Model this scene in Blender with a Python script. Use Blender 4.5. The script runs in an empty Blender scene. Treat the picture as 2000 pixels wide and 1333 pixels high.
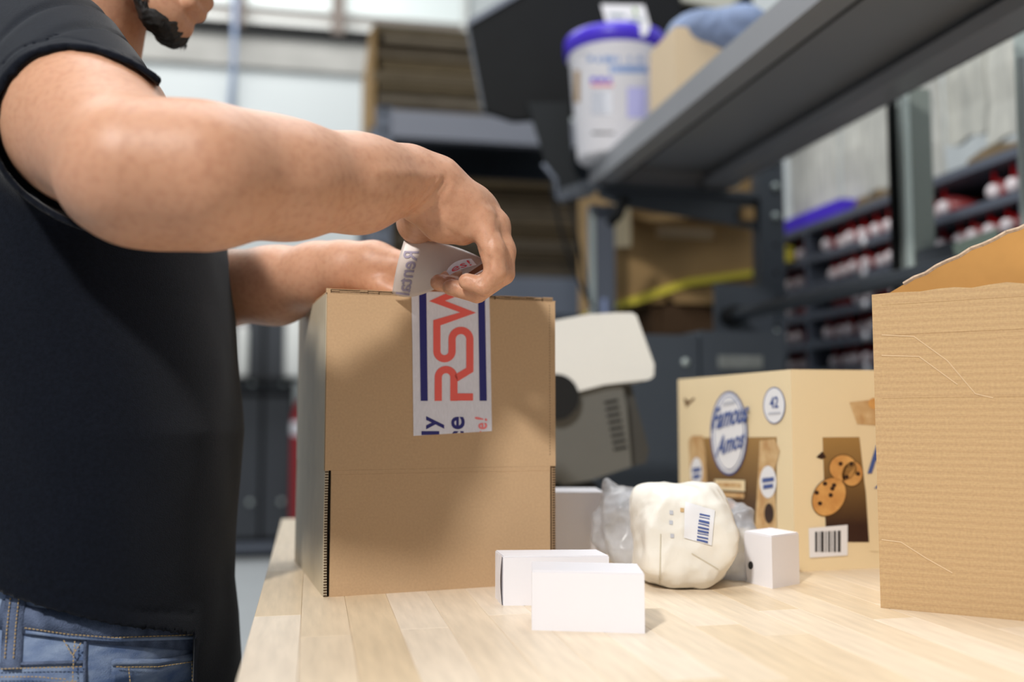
import bpy, bmesh, math, random
import numpy as np
from mathutils import Vector, Matrix
from mathutils.bvhtree import BVHTree
random.seed(7)
S = bpy.context.scene
COL = S.collection
# ------------------------------------------------------------------ camera
FPX, CX, CY, HZ = 1850.0, 1000.0, 666.5, 805.0
CAMZ = 1.08
YAW = math.radians(11.9)
PIT = math.atan((HZ - CY) / FPX)
cy_, sy_, cp_, sp_ = math.cos(YAW), math.sin(YAW), math.cos(PIT), math.sin(PIT)
FW = Vector((sy_ * cp_, cy_ * cp_, sp_))
RT = Vector((cy_, -sy_, 0))
UP = RT.cross(FW)
CAM = Vector((0, 0, CAMZ))
cam = bpy.data.cameras.new('camera')
co = bpy.data.objects.new('camera', cam)
COL.objects.link(co)
M = Matrix((RT, UP, -FW)).transposed().to_4x4()
M.translation = CAM
co.matrix_world = M
cam.sensor_width = 36
cam.lens = FPX / 2000 * 36
cam.dof.use_dof = True
cam.dof.focus_distance = 0.88
cam.dof.aperture_fstop = 2.3
cam.clip_start = 0.05
S.camera = co
# ------------------------------------------------------------------ light
w = bpy.data.worlds.new('world')
S.world = w
w.use_nodes = True
w.node_tree.nodes['Background'].inputs[0].default_value = (0.80, 0.88, 1.0, 1)
w.node_tree.nodes['Background'].inputs[1].default_value = 0.27
S.view_settings.view_transform = 'Standard'
S.view_settings.look = 'None'
S.view_settings.exposure = 0.0
S.view_settings.gamma = 1.0
S.view_settings.use_curve_mapping = False


def uvz(u, v, z):
    return Vector((u * cy_ + v * sy_, -u * sy_ + v * cy_, z))


def area(name, loc, target, sx, sy, power, col=(1, 1, 1)):
    L = bpy.data.lights.new(name, 'AREA')
    L.shape = 'RECTANGLE'
    L.size, L.size_y, L.energy, L.color = sx, sy, power, col
    o = bpy.data.objects.new(name, L)
    o.location = loc
    o.rotation_euler = (Vector(target) - Vector(loc)).to_track_quat('-Z', 'Y').to_euler()
    COL.objects.link(o)
    o['kind'] = 'helper'
    return o


area('key_lamp', uvz(-0.92, -1.14, 2.88), uvz(-0.1, 0.9, 1.15), 0.20, 0.20, 78, (1.0, 0.975, 0.94))
area('bay_lamp', (0.2, 1.6, 4.0), (0.2, 1.6, 0), 2.4, 1.2, 60, (0.93, 0.97, 1.0))
area('hall_lamp', (-1.2, 5.6, 5.6), (-1.2, 6.6, 0), 4.0, 3.0, 215, (1.0, 1.0, 0.98))


# ------------------------------------------------------------------ projection helpers
def P(px, py, d):
    return CAM + FW * d + RT * ((px - CX) / FPX * d) + UP * ((CY - py) / FPX * d)


def ray(px, py):
    return (FW + RT * ((px - CX) / FPX) + UP * ((CY - py) / FPX))


def hit(px, py, p0, n):
    r = ray(px, py)
    return CAM + r * ((Vector(p0) - CAM).dot(n) / r.dot(n))


def T(px, py, z=0.9):
    return hit(px, py, (0, 0, z), Vector((0, 0, 1)))


def proj(p):
    q = Vector(p) - CAM
    d = q.dot(FW)
    return CX + FPX * q.dot(RT) / d, CY - FPX * q.dot(UP) / d


def solve(fn, target, axis, lo, hi):
    a = proj(fn(lo))[axis] - target
    for _ in range(50):
        m = (lo + hi) / 2
        b = proj(fn(m))[axis] - target
        if (a < 0) == (b < 0):
            lo, a = m, b
        else:
            hi = m
    return (lo + hi) / 2


# ------------------------------------------------------------------ materials
def mat(name, col, rough=0.5, metal=0.0, noise=0.0, nscale=20, bump=0.0, bscale=200, spec=0.5,
        stretch=(1, 1, 1), rnd=0.0, sss=0.0, emit=None, alpha=None, trans=0.0, col2=None, sheen=0.0, detail=4):
    m = bpy.data.materials.new(name)
    m.use_nodes = True
    nt = m.node_tree
    b = nt.nodes['Principled BSDF']
    b.inputs['Base Color'].default_value = (*col, 1)
    b.inputs['Roughness'].default_value = rough
    b.inputs['Metallic'].default_value = metal
    b.inputs['Specular IOR Level'].default_value = spec
    if sheen:
        b.inputs['Sheen Weight'].default_value = sheen
        b.inputs['Sheen Roughness'].default_value = 0.5
    if sss:
        b.inputs['Subsurface Weight'].default_value = sss
        b.inputs['Subsurface Radius'].default_value = (1.0, 0.35, 0.18)
        b.inputs['Subsurface Scale'].default_value = 0.006
    if trans:
        b.inputs['Transmission Weight'].default_value = trans
    if emit:
        b.inputs['Emission Color'].default_value = (*emit[:3], 1)
        b.inputs['Emission Strength'].default_value = emit[3]
    if alpha is not None:
        b.inputs['Alpha'].default_value = alpha
    tc = nt.nodes.new('ShaderNodeTexCoord')
    mp = nt.nodes.new('ShaderNodeMapping')
    mp.inputs['Scale'].default_value = stretch
    nt.links.new(tc.outputs['Object'], mp.inputs['Vector'])
    src = None
    if noise or col2:
        n = nt.nodes.new('ShaderNodeTexNoise')
        n.inputs['Scale'].default_value = nscale
        n.inputs['Detail'].default_value = detail
        nt.links.new(mp.outputs[0], n.inputs['Vector'])
        mr = nt.nodes.new('ShaderNodeMapRange')
        mr.inputs['From Min'].default_value = 0.3
        mr.inputs['From Max'].default_value = 0.7
        nt.links.new(n.outputs['Fac'], mr.inputs['Value'])
        mx = nt.nodes.new('ShaderNodeMix')
        mx.data_type = 'RGBA'
        nt.links.new(mr.outputs[0], mx.inputs[0])
        if col2:
            c1, c2 = col, col2
        else:
            c1 = [c * (1 - noise) for c in col]
            c2 = [min(1, c * (1 + noise)) for c in col]
        mx.inputs[6].default_value = (*c1, 1)
        mx.inputs[7].default_value = (*c2, 1)
        src = mx.outputs[2]
    if rnd:
        oi = nt.nodes.new('ShaderNodeObjectInfo')
        hv = nt.nodes.new('ShaderNodeHueSaturation')
        mr = nt.nodes.new('ShaderNodeMapRange')
        mr.inputs['To Min'].default_value = 1 - rnd
        mr.inputs['To Max'].default_value = 1 + rnd
        nt.links.new(oi.outputs['Random'], mr.inputs['Value'])
        nt.links.new(mr.outputs[0], hv.inputs['Value'])
        mr2 = nt.nodes.new('ShaderNodeMapRange')
        mr2.inputs['To Min'].default_value = 1.25
        mr2.inputs['To Max'].default_value = 0.8
        nt.links.new(oi.outputs['Random'], mr2.inputs['Value'])
        nt.links.new(mr2.outputs[0], hv.inputs['Saturation'])
        if src:
            nt.links.new(src, hv.inputs['Color'])
        else:
            hv.inputs['Color'].default_value = (*col, 1)
        src = hv.outputs[0]
    if src:
        nt.links.new(src, b.inputs['Base Color'])
    if bump:
        n2 = nt.nodes.new('ShaderNodeTexNoise')
        n2.inputs['Scale'].default_value = bscale
        n2.inputs['Detail'].default_value = 3
        nt.links.new(mp.outputs[0], n2.inputs['Vector'])
        bp = nt.nodes.new('ShaderNodeBump')
        bp.inputs['Strength'].default_value = bump
        bp.inputs['Distance'].default_value = 0.002
        nt.links.new(n2.outputs['Fac'], bp.inputs['Height'])
        nt.links.new(bp.outputs[0], b.inputs['Normal'])
    return m


def srgb(r, g, b):
    return tuple(((c / 255) / 12.92 if c / 255 <= 0.04045 else ((c / 255 + 0.055) / 1.055) ** 2.4) for c in (r, g, b))


M_card = mat('cardboard', srgb(190, 159, 124), 0.85, noise=0.05, nscale=420, bump=0.10, bscale=700, spec=0.2)
M_card_side = mat('taped_cardboard', srgb(204, 190, 164), 0.45, noise=0.06, nscale=30, spec=0.35)
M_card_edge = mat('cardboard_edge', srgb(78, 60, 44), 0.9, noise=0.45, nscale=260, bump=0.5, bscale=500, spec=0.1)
M_card_r = mat('cardboard_fluted', srgb(190, 154, 106), 0.8, noise=0.06, nscale=12, stretch=(1, 1, 14), bump=0.25, bscale=60, spec=0.2)
M_card_in = mat('cardboard_inside', srgb(196, 146, 84), 0.85, noise=0.06, nscale=30, spec=0.2)
M_card_dark = mat('cardboard_brown', srgb(140, 118, 84), 0.9, noise=0.2, nscale=12, stretch=(1, 1, 8), spec=0.1, rnd=0.25)
M_card_bg = mat('cardboard_tan', srgb(160, 130, 88), 0.85, noise=0.12, nscale=6, spec=0.2)
M_wood = mat('maple', srgb(223, 205, 180), 0.38, noise=0.09, nscale=16, stretch=(9, 1, 1), rnd=0.07, bump=0.04, bscale=60, spec=0.45)
M_steel = mat('blue_grey_steel', srgb(96, 102, 114), 0.42, metal=0.1, noise=0.06, nscale=5)
M_steel_lt = mat('light_grey_steel', srgb(148, 152, 152), 0.35, metal=0.35, noise=0.05, nscale=5)
M_steel_dk = mat('dark_grey_steel', srgb(66, 72, 80), 0.45, metal=0.1, noise=0.08, nscale=4)
M_steel_shelf = mat('grey_steel_shelf', srgb(138, 139, 143), 0.4, metal=0.15, noise=0.04, nscale=3)
M_galv = mat('galvanised', srgb(190, 200, 196), 0.3, metal=0.4, noise=0.05, nscale=8)
M_black = mat('black_plastic', (0.007, 0.0075, 0.008), 0.6, noise=0.1, nscale=9, spec=0.15)
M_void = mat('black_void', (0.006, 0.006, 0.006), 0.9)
M_slat = mat('card_edge_stack', srgb(112, 100, 82), 0.9, noise=0.25, nscale=9, stretch=(1, 1, 12), rnd=0.3, spec=0.1)
M_white = mat('white_card', srgb(236, 234, 238), 0.45, noise=0.012, nscale=8, spec=0.4)
M_wplas = mat('white_plastic', srgb(232, 232, 227), 0.35, noise=0.02, nscale=4)
M_gplas = mat('grey_plastic', srgb(98, 98, 94), 0.5, noise=0.05, nscale=5)
M_dplas = mat('dark_grey_plastic', srgb(62, 61, 58), 0.55)
M_lid = mat('blue_lid', srgb(76, 52, 205), 0.35)
M_red = mat('red_plastic', srgb(150, 16, 22), 0.35, rnd=0.2)
M_cap = mat('white_cap', srgb(238, 226, 228), 0.4)
M_yel = mat('yellow_plastic', srgb(222, 206, 70), 0.45)
M_wall = mat('wall_paint', srgb(205, 210, 210), 0.7, noise=0.015, nscale=1.5)
M_conc = mat('concrete', srgb(172, 170, 165), 0.85, noise=0.12, nscale=3, bump=0.2, bscale=30)
M_floor = mat('floor_concrete', srgb(176, 180, 182), 0.5, noise=0.05, nscale=2)
M_glass = mat('daylight_pane', srgb(200, 208, 206), 0.3, emit=(0.86, 0.92, 0.90, 0.32))
M_frame = mat('brown_frame', srgb(120, 108, 100), 0.6)
M_sheet = mat('grey_sheet', srgb(172, 172, 166), 0.9, col2=srgb(204, 203, 194), nscale=26, stretch=(1, 2.2, .35), bump=0.4, bscale=40, spec=0.1, rnd=0.05)
M_navy = mat('navy_ink', srgb(28, 26, 110), 0.5)
M_coral = mat('coral_ink', srgb(238, 98, 88), 0.5)
M_pink = mat('pink_ink', srgb(240, 130, 132), 0.5)
M_tape = mat('paper_tape', srgb(222, 221, 230), 0.55, noise=0.05, nscale=300, stretch=(3, 3, .6), spec=0.25)
M_tapeback = mat('tape_underside', srgb(205, 192, 184), 0.35, noise=0.03, nscale=60)
M_purple = mat('faded_purple_ink', srgb(150, 140, 160), 0.5)
M_cream = mat('cream_carton', srgb(234, 214, 174), 0.45, noise=0.015, nscale=5)
M_brownp = mat('brown_print', srgb(104, 72, 40), 0.45)
M_bluep = mat('blue_print', srgb(72, 92, 150), 0.45)
M_whitep = mat('white_print', srgb(232, 232, 235), 0.45)
M_tanp = mat('tan_print', srgb(216, 186, 138), 0.45, col2=srgb(186, 142, 92), nscale=60)
M_crease = mat('pressed_crease', srgb(212, 184, 146), 0.8)
M_cookie = mat('cookie_print', srgb(222, 170, 100), 0.5, col2=srgb(190, 130, 68), nscale=50)
M_choc = mat('chocolate_print', srgb(48, 26, 20), 0.5)
M_blk = mat('black_print', srgb(40, 40, 44), 0.5)
M_orange = mat('orange_print', srgb(230, 150, 60), 0.5)
M_redp = mat('red_print', srgb(220, 70, 80), 0.5)
M_tee = mat('navy_black_cotton', (0.0050, 0.0066, 0.0112), 0.9, noise=0.2, nscale=300, bump=0.25, bscale=900, spec=0.03, sheen=0.13)
M_denim = mat('washed_denim', srgb(92, 112, 150), 0.85, col2=srgb(150, 166, 192), nscale=38, stretch=(1, 1, 2.5), bump=0.6, bscale=900, spec=0.1)
M_denim_dk = mat('dark_denim', srgb(62, 72, 92), 0.9, col2=srgb(108, 120, 146), nscale=60, bump=0.6, bscale=900, spec=0.1)
M_thread = mat('ochre_thread', srgb(176, 150, 104), 0.8)
M_hair = mat('black_hair', (0.010, 0.008, 0.007), 0.6, noise=0.3, nscale=200)
M_lip = mat('lip', srgb(190, 120, 112), 0.4)
M_eye = mat('eye_white', (0.8, 0.78, 0.75), 0.2)
M_shoe = mat('shoe_leather', (0.03, 0.03, 0.035), 0.5)
M_parcel = mat('cream_wrap', srgb(232, 227, 216), 0.55, noise=0.04, nscale=30, bump=0.3, bscale=60)
M_rug = mat('bluish_cloth', srgb(120, 135, 165), 0.8, noise=0.2, nscale=20)

nt = M_card_r.node_tree
b = nt.nodes['Principled BSDF']
tc = nt.nodes.new('ShaderNodeTexCoord')
wv_ = nt.nodes.new('ShaderNodeTexWave'); wv_.wave_type = 'BANDS'; wv_.bands_direction = 'Z'
wv_.inputs['Scale'].default_value = 50; wv_.inputs['Distortion'].default_value = 0.6; wv_.inputs['Detail'].default_value = 2
nf = nt.nodes.new('ShaderNodeTexNoise'); nf.inputs['Scale'].default_value = 420
mm = nt.nodes.new('ShaderNodeMix'); mm.data_type = 'RGBA'
mm.inputs[6].default_value = (*srgb(190, 158, 118), 1); mm.inputs[7].default_value = (*srgb(197, 166, 124), 1)
ml = nt.nodes.new('ShaderNodeMix'); ml.data_type = 'RGBA'; ml.blend_type = 'OVERLAY'; ml.inputs[0].default_value = .18
nt.links.new(tc.outputs['Object'], wv_.inputs[0]); nt.links.new(tc.outputs['Object'], nf.inputs[0])
nt.links.new(wv_.outputs['Fac'], mm.inputs[0]); nt.links.new(mm.outputs[2], ml.inputs[6]); nt.links.new(nf.outputs['Fac'], ml.inputs[7])
nt.links.new(ml.outputs[2], b.inputs['Base Color'])

# gradient brown print on the carton
M_grad = mat('brown_gradient_print', srgb(110, 80, 45), 0.45)
nt = M_grad.node_tree
tc = nt.nodes.new('ShaderNodeTexCoord')
sx = nt.nodes.new('ShaderNodeSeparateXYZ')
mr = nt.nodes.new('ShaderNodeMapRange')
cr = nt.nodes.new('ShaderNodeMix'); cr.data_type = 'RGBA'
nt.links.new(tc.outputs['Object'], sx.inputs[0])
nt.links.new(sx.outputs[2], mr.inputs['Value'])
mr.inputs['From Min'].default_value = 0.05; mr.inputs['From Max'].default_value = 0.16
nt.links.new(mr.outputs[0], cr.inputs[0])
cr.inputs[6].default_value = (*srgb(52, 30, 24), 1)
cr.inputs[7].default_value = (*srgb(168, 130, 74), 1)
nt.links.new(cr.outputs[2], nt.nodes['Principled BSDF'].inputs['Base Color'])

# skin
M_skin = mat('skin', srgb(196, 146, 112), 0.46, sss=0.25, spec=0.42)
nt = M_skin.node_tree
b = nt.nodes['Principled BSDF']
tc = nt.nodes.new('ShaderNodeTexCoord')
n1 = nt.nodes.new('ShaderNodeTexNoise'); n1.inputs['Scale'].default_value = 16; n1.inputs['Detail'].default_value = 3
n2 = nt.nodes.new('ShaderNodeTexNoise'); n2.inputs['Scale'].default_value = 160; n2.inputs['Detail'].default_value = 3
m1 = nt.nodes.new('ShaderNodeMix'); m1.data_type = 'RGBA'
m1.inputs[6].default_value = (*srgb(202, 152, 124), 1)
m1.inputs[7].default_value = (*srgb(192, 144, 112), 1)
m2 = nt.nodes.new('ShaderNodeMix'); m2.data_type = 'RGBA'; m2.blend_type = 'MULTIPLY'
m2.inputs[7].default_value = (0.86, 0.80, 0.78, 1)
mr = nt.nodes.new('ShaderNodeMapRange'); mr.inputs['From Min'].default_value = .45; mr.inputs['From Max'].default_value = .75
for n in (n1, n2):
    nt.links.new(tc.outputs['Object'], n.inputs['Vector'])
nt.links.new(n1.outputs['Fac'], m1.inputs[0])
nt.links.new(n2.outputs['Fac'], mr.inputs['Value'])
nt.links.new(mr.outputs[0], m2.inputs[0])
nt.links.new(m1.outputs[2], m2.inputs[6])
nt.links.new(m2.outputs[2], b.inputs['Base Color'])
v = nt.nodes.new('ShaderNodeTexVoronoi'); v.inputs['Scale'].default_value = 900
bp = nt.nodes.new('ShaderNodeBump'); bp.inputs['Strength'].default_value = 0.18; bp.inputs['Distance'].default_value = 0.0006
nt.links.new(tc.outputs['Object'], v.inputs['Vector'])
nt.links.new(v.outputs['Distance'], bp.inputs['Height'])
nt.links.new(bp.outputs[0], b.inputs['Normal'])

# film (bubble wrap)
M_film = bpy.data.materials.new('clear_film'); M_film.use_nodes = True
nt = M_film.node_tree
b = nt.nodes['Principled BSDF']
b.inputs['Base Color'].default_value = (0.50, 0.50, 0.52, 1)
b.inputs['Roughness'].default_value = 0.28
tr = nt.nodes.new('ShaderNodeBsdfTransparent')
mx = nt.nodes.new('ShaderNodeMixShader')
lw = nt.nodes.new('ShaderNodeTexNoise'); lw.inputs['Scale'].default_value = 45
mr = nt.nodes.new('ShaderNodeMapRange'); mr.inputs['To Min'].default_value = 0.25; mr.inputs['To Max'].default_value = 0.85
tc = nt.nodes.new('ShaderNodeTexCoord')
nt.links.new(tc.outputs['Object'], lw.inputs['Vector'])
nt.links.new(lw.outputs['Fac'], mr.inputs['Value'])
nt.links.new(mr.outputs[0], mx.inputs[0])
nt.links.new(tr.outputs[0], mx.inputs[1])
nt.links.new(b.outputs[0], mx.inputs[2])
nt.links.new(mx.outputs[0], nt.nodes['Material Output'].inputs['Surface'])
tapem = M_tape

# ------------------------------------------------------------------ object helpers
WM = {}


def thing(name, label, cat, loc=(0, 0, 0), rz=0.0, group=None):
    o = bpy.data.objects.new(name, None)
    COL.objects.link(o)
    o.empty_display_size = 0.05
    o.location = loc
    o.rotation_euler = (0, 0, rz)
    WM[o.name] = Matrix.Translation(Vector(loc)) @ Matrix.Rotation(rz, 4, 'Z')
    o['label'], o['category'] = label, cat
    if group:
        o['group'] = group
    return o


def link_mesh(name, me, m, parent=None, label=None, smooth=False, kind=None, local=False):
    o = bpy.data.objects.new(name, me)
    COL.objects.link(o)
    if m:
        me.materials.append(m)
    if parent:
        W = WM[parent.name]
        if not local:
            me.transform(W.inverted())
        o.parent = parent
        WM[o.name] = W
    else:
        WM[o.name] = Matrix.Identity(4)
    if smooth:
        me.polygons.foreach_set('use_smooth', [True] * len(me.polygons))
    if label:
        o['label'] = label
    if kind:
        o['kind'] = kind
    return o


def fin(name, bm, m, parent=None, bevel=0, smooth=False, label=None, kind=None, local=False, seg=2):
    if bevel:
        es = [e for e in bm.edges if len(e.link_faces) == 2 and e.calc_face_angle(0) > 0.5]
        bmesh.ops.bevel(bm, geom=es, offset=bevel, segments=seg, affect='EDGES', profile=0.5, clamp_overlap=True)
    me = bpy.data.meshes.new(name)
    bmesh.ops.recalc_face_normals(bm, faces=bm.faces)
    bm.to_mesh(me)
    bm.free()
    return link_mesh(name, me, m, parent, label, smooth, kind, local)


def tag(o, label, cat, group=None):
    o['label'], o['category'] = label, cat
    if group:
        o['group'] = group
    return o


def struct(o):
    o['kind'] = 'structure'
    return o


def add_box(bm, lo, hi, mtx=None):
    x0, y0, z0 = lo
    x1, y1, z1 = hi
    vs = [bm.verts.new((mtx @ Vector(c)) if mtx else c) for c in
          ((x0, y0, z0), (x1, y0, z0), (x1, y1, z0), (x0, y1, z0), (x0, y0, z1), (x1, y0, z1), (x1, y1, z1), (x0, y1, z1))]
    for f in ((0, 3, 2, 1), (4, 5, 6, 7), (0, 1, 5, 4), (1, 2, 6, 5), (2, 3, 7, 6), (3, 0, 4, 7)):
        bm.faces.new([vs[i] for i in f])
    return vs


def box(name, lo, hi, m, parent=None, bevel=0, local=False, label=None, kind=None, mtx=None, smooth=False):
    bm = bmesh.new()
    add_box(bm, lo, hi, mtx)
    return fin(name, bm, m, parent, bevel, smooth, label, kind, local)


def hexa(name, base4, top4, m, parent=None, bevel=0, label=None, smooth=False):
    bm = bmesh.new()
    vs = [bm.verts.new(p) for p in list(base4) + list(top4)]
    for f in ((0, 3, 2, 1), (4, 5, 6, 7), (0, 1, 5, 4), (1, 2, 6, 5), (2, 3, 7, 6), (3, 0, 4, 7)):
        bm.faces.new([vs[i] for i in f])
    return fin(name, bm, m, parent, bevel, smooth, label)


def slab(name, poly, thick, m, parent=None, bevel=0, label=None, smooth=False):
    """closed slab: polygon (world points) extruded by vector thick"""
    bm = bmesh.new()
    a = [bm.verts.new(p) for p in poly]
    c = [bm.verts.new(Vector(p) + Vector(thick)) for p in poly]
    n = len(a)
    bm.faces.new(a)
    bm.faces.new(c[::-1])
    for i in range(n):
        bm.faces.new((a[i], c[i], c[(i + 1) % n], a[(i + 1) % n]))
    return fin(name, bm, m, parent, bevel, smooth, label)


def add_tube(bm, pts, radii, n=16, cap=True):
    pts = [Vector(p) for p in pts]
    if not hasattr(radii, '__len__'):
        radii = [radii] * len(pts)
    rings = []
    ref = None
    for i, p in enumerate(pts):
        t = (pts[min(i + 1, len(pts) - 1)] - pts[max(i - 1, 0)]).normalized()
        if ref is None:
            ref = Vector((0, 0, 1)) if abs(t.z) < 0.9 else Vector((1, 0, 0))
        a = t.cross(ref).normalized()
        c = a.cross(t)
        ref = c
        rings.append([bm.verts.new(p + (a * math.cos(2 * math.pi * k / n) + c * math.sin(2 * math.pi * k / n)) * radii[i]) for k in range(n)])
    for i in range(len(rings) - 1):
        for k in range(n):
            bm.faces.new((rings[i][k], rings[i][(k + 1) % n], rings[i + 1][(k + 1) % n], rings[i + 1][k]))
    if cap:
        bm.faces.new(rings[0][::-1])
        bm.faces.new(rings[-1])


def tube(name, pts, r, m, parent=None, n=16, label=None, smooth=True):
    bm = bmesh.new()
    add_tube(bm, pts, r, n)
    o = fin(name, bm, m, parent, 0, smooth, label)
    return o


def lathe(name, prof, c, m, parent=None, n=48, label=None):
    bm = bmesh.new()
    c = Vector(c)
    rings = []
    for r, z in prof:
        if r <= 1e-6:
            rings.append([bm.verts.new(c + Vector((0, 0, z)))])
        else:
            rings.append([bm.verts.new(c + Vector((r * math.cos(2 * math.pi * k / n), r * math.sin(2 * math.pi * k / n), z))) for k in range(n)])
    for a, d in zip(rings, rings[1:]):
        for k in range(n):
            q = [a[k % len(a)], a[(k + 1) % len(a)], d[(k + 1) % len(d)], d[k % len(d)]]
            q2 = []
            for x in q:
                if x not in q2:
                    q2.append(x)
            if len(q2) > 2:
                bm.faces.new(q2)
    return fin(name, bm, m, parent, 0, True, label)


def flat(name, polys, m, parent=None, label=None, kind=None):
    """flat print: list of world polygons"""
    bm = bmesh.new()
    for p in polys:
        bm.faces.new([bm.verts.new(q) for q in p])
    me = bpy.data.meshes.new(name)
    bm.to_mesh(me)
    bm.free()
    return link_mesh(name, me, m, parent, label, False, kind)


class Plane:
    def __init__(s, p0, n, off=0.0004):
        s.p0, s.n = Vector(p0), Vector(n).normalized()
        if s.n.dot(CAM - s.p0) < 0:
            s.n = -s.n
        s.off = off

    def __call__(s, px, py, k=1):
        return hit(px, py, s.p0 + s.n * s.off * k, s.n)


def ellipse(cx, cy, rx, ry, n=28, rot=0):
    c, s_ = math.cos(rot), math.sin(rot)
    out = []
    for k in range(n):
        a = 2 * math.pi * k / n
        x, y = rx * math.cos(a), ry * math.sin(a)
        out.append((cx + x * c - y * s_, cy + x * s_ + y * c))
    return out


def text_geo(body, shear=0.0, bold=0.0):
    cu = bpy.data.curves.new('t', 'FONT')
    cu.body = body
    cu.shear = shear
    cu.offset = bold
    cu.resolution_u = 4
    o = bpy.data.objects.new('t', cu)
    COL.objects.link(o)
    bpy.context.view_layer.update()
    me = bpy.data.meshes.new_from_object(o.evaluated_get(bpy.context.evaluated_depsgraph_get()))
    vs = [v.co.copy() for v in me.vertices]
    fs = [tuple(p.vertices) for p in me.polygons]
    bpy.data.objects.remove(o)
    bpy.data.curves.remove(cu)
    bpy.data.meshes.remove(me)
    x0 = min(v.x for v in vs); x1 = max(v.x for v in vs)
    y0 = min(v.y for v in vs); y1 = max(v.y for v in vs)
    return [((v.x - x0) / (x1 - x0), (v.y - y0) / (y1 - y0)) for v in vs], fs


def text(name, body, fn, m, parent=None, shear=0.0, bold=0.0, label=None):
    """fn maps unit (s,t) of the text's box to a world point"""
    vs, fs = text_geo(body, shear, bold)
    me = bpy.data.meshes.new(name)
    me.from_pydata([fn(s, t) for s, t in vs], [], fs)
    return link_mesh(name, me, m, parent, label)


def quadmap(pl, ll, lr, ul, k=1):
    def fn(s, t):
        return pl(ll[0] + (lr[0] - ll[0]) * s + (ul[0] - ll[0]) * t, ll[1] + (lr[1] - ll[1]) * s + (ul[1] - ll[1]) * t, k)
    return fn


def ribbon2d(pts, w):
    """mitred stroke as quads in 2-D"""
    n = len(pts)
    L, R = [], []
    for i in range(n):
        def nrm(a, b):
            dx, dy = b[0] - a[0], b[1] - a[1]
            l = math.hypot(dx, dy)
            return (-dy / l, dx / l)
        if i == 0:
            nx, ny = nrm(pts[0], pts[1]); k = 1
        elif i == n - 1:
            nx, ny = nrm(pts[-2], pts[-1]); k = 1
        else:
            a = nrm(pts[i - 1], pts[i]); c = nrm(pts[i], pts[i + 1])
            nx, ny = a[0] + c[0], a[1] + c[1]
            l = math.hypot(nx, ny); nx /= l; ny /= l
            k = min(2.2, 1 / max(0.2, nx * a[0] + ny * a[1]))
        L.append((pts[i][0] + nx * w / 2 * k, pts[i][1] + ny * w / 2 * k))
        R.append((pts[i][0] - nx * w / 2 * k, pts[i][1] - ny * w / 2 * k))
    return [[L[i], L[i + 1], R[i + 1], R[i]] for i in range(n - 1)]


def arc(cx, cy, r, a0, a1, n=12):
    return [(cx + r * math.cos(math.radians(a0 + (a1 - a0) * i / n)), cy + r * math.sin(math.radians(a0 + (a1 - a0) * i / n))) for i in range(n + 1)]


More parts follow.
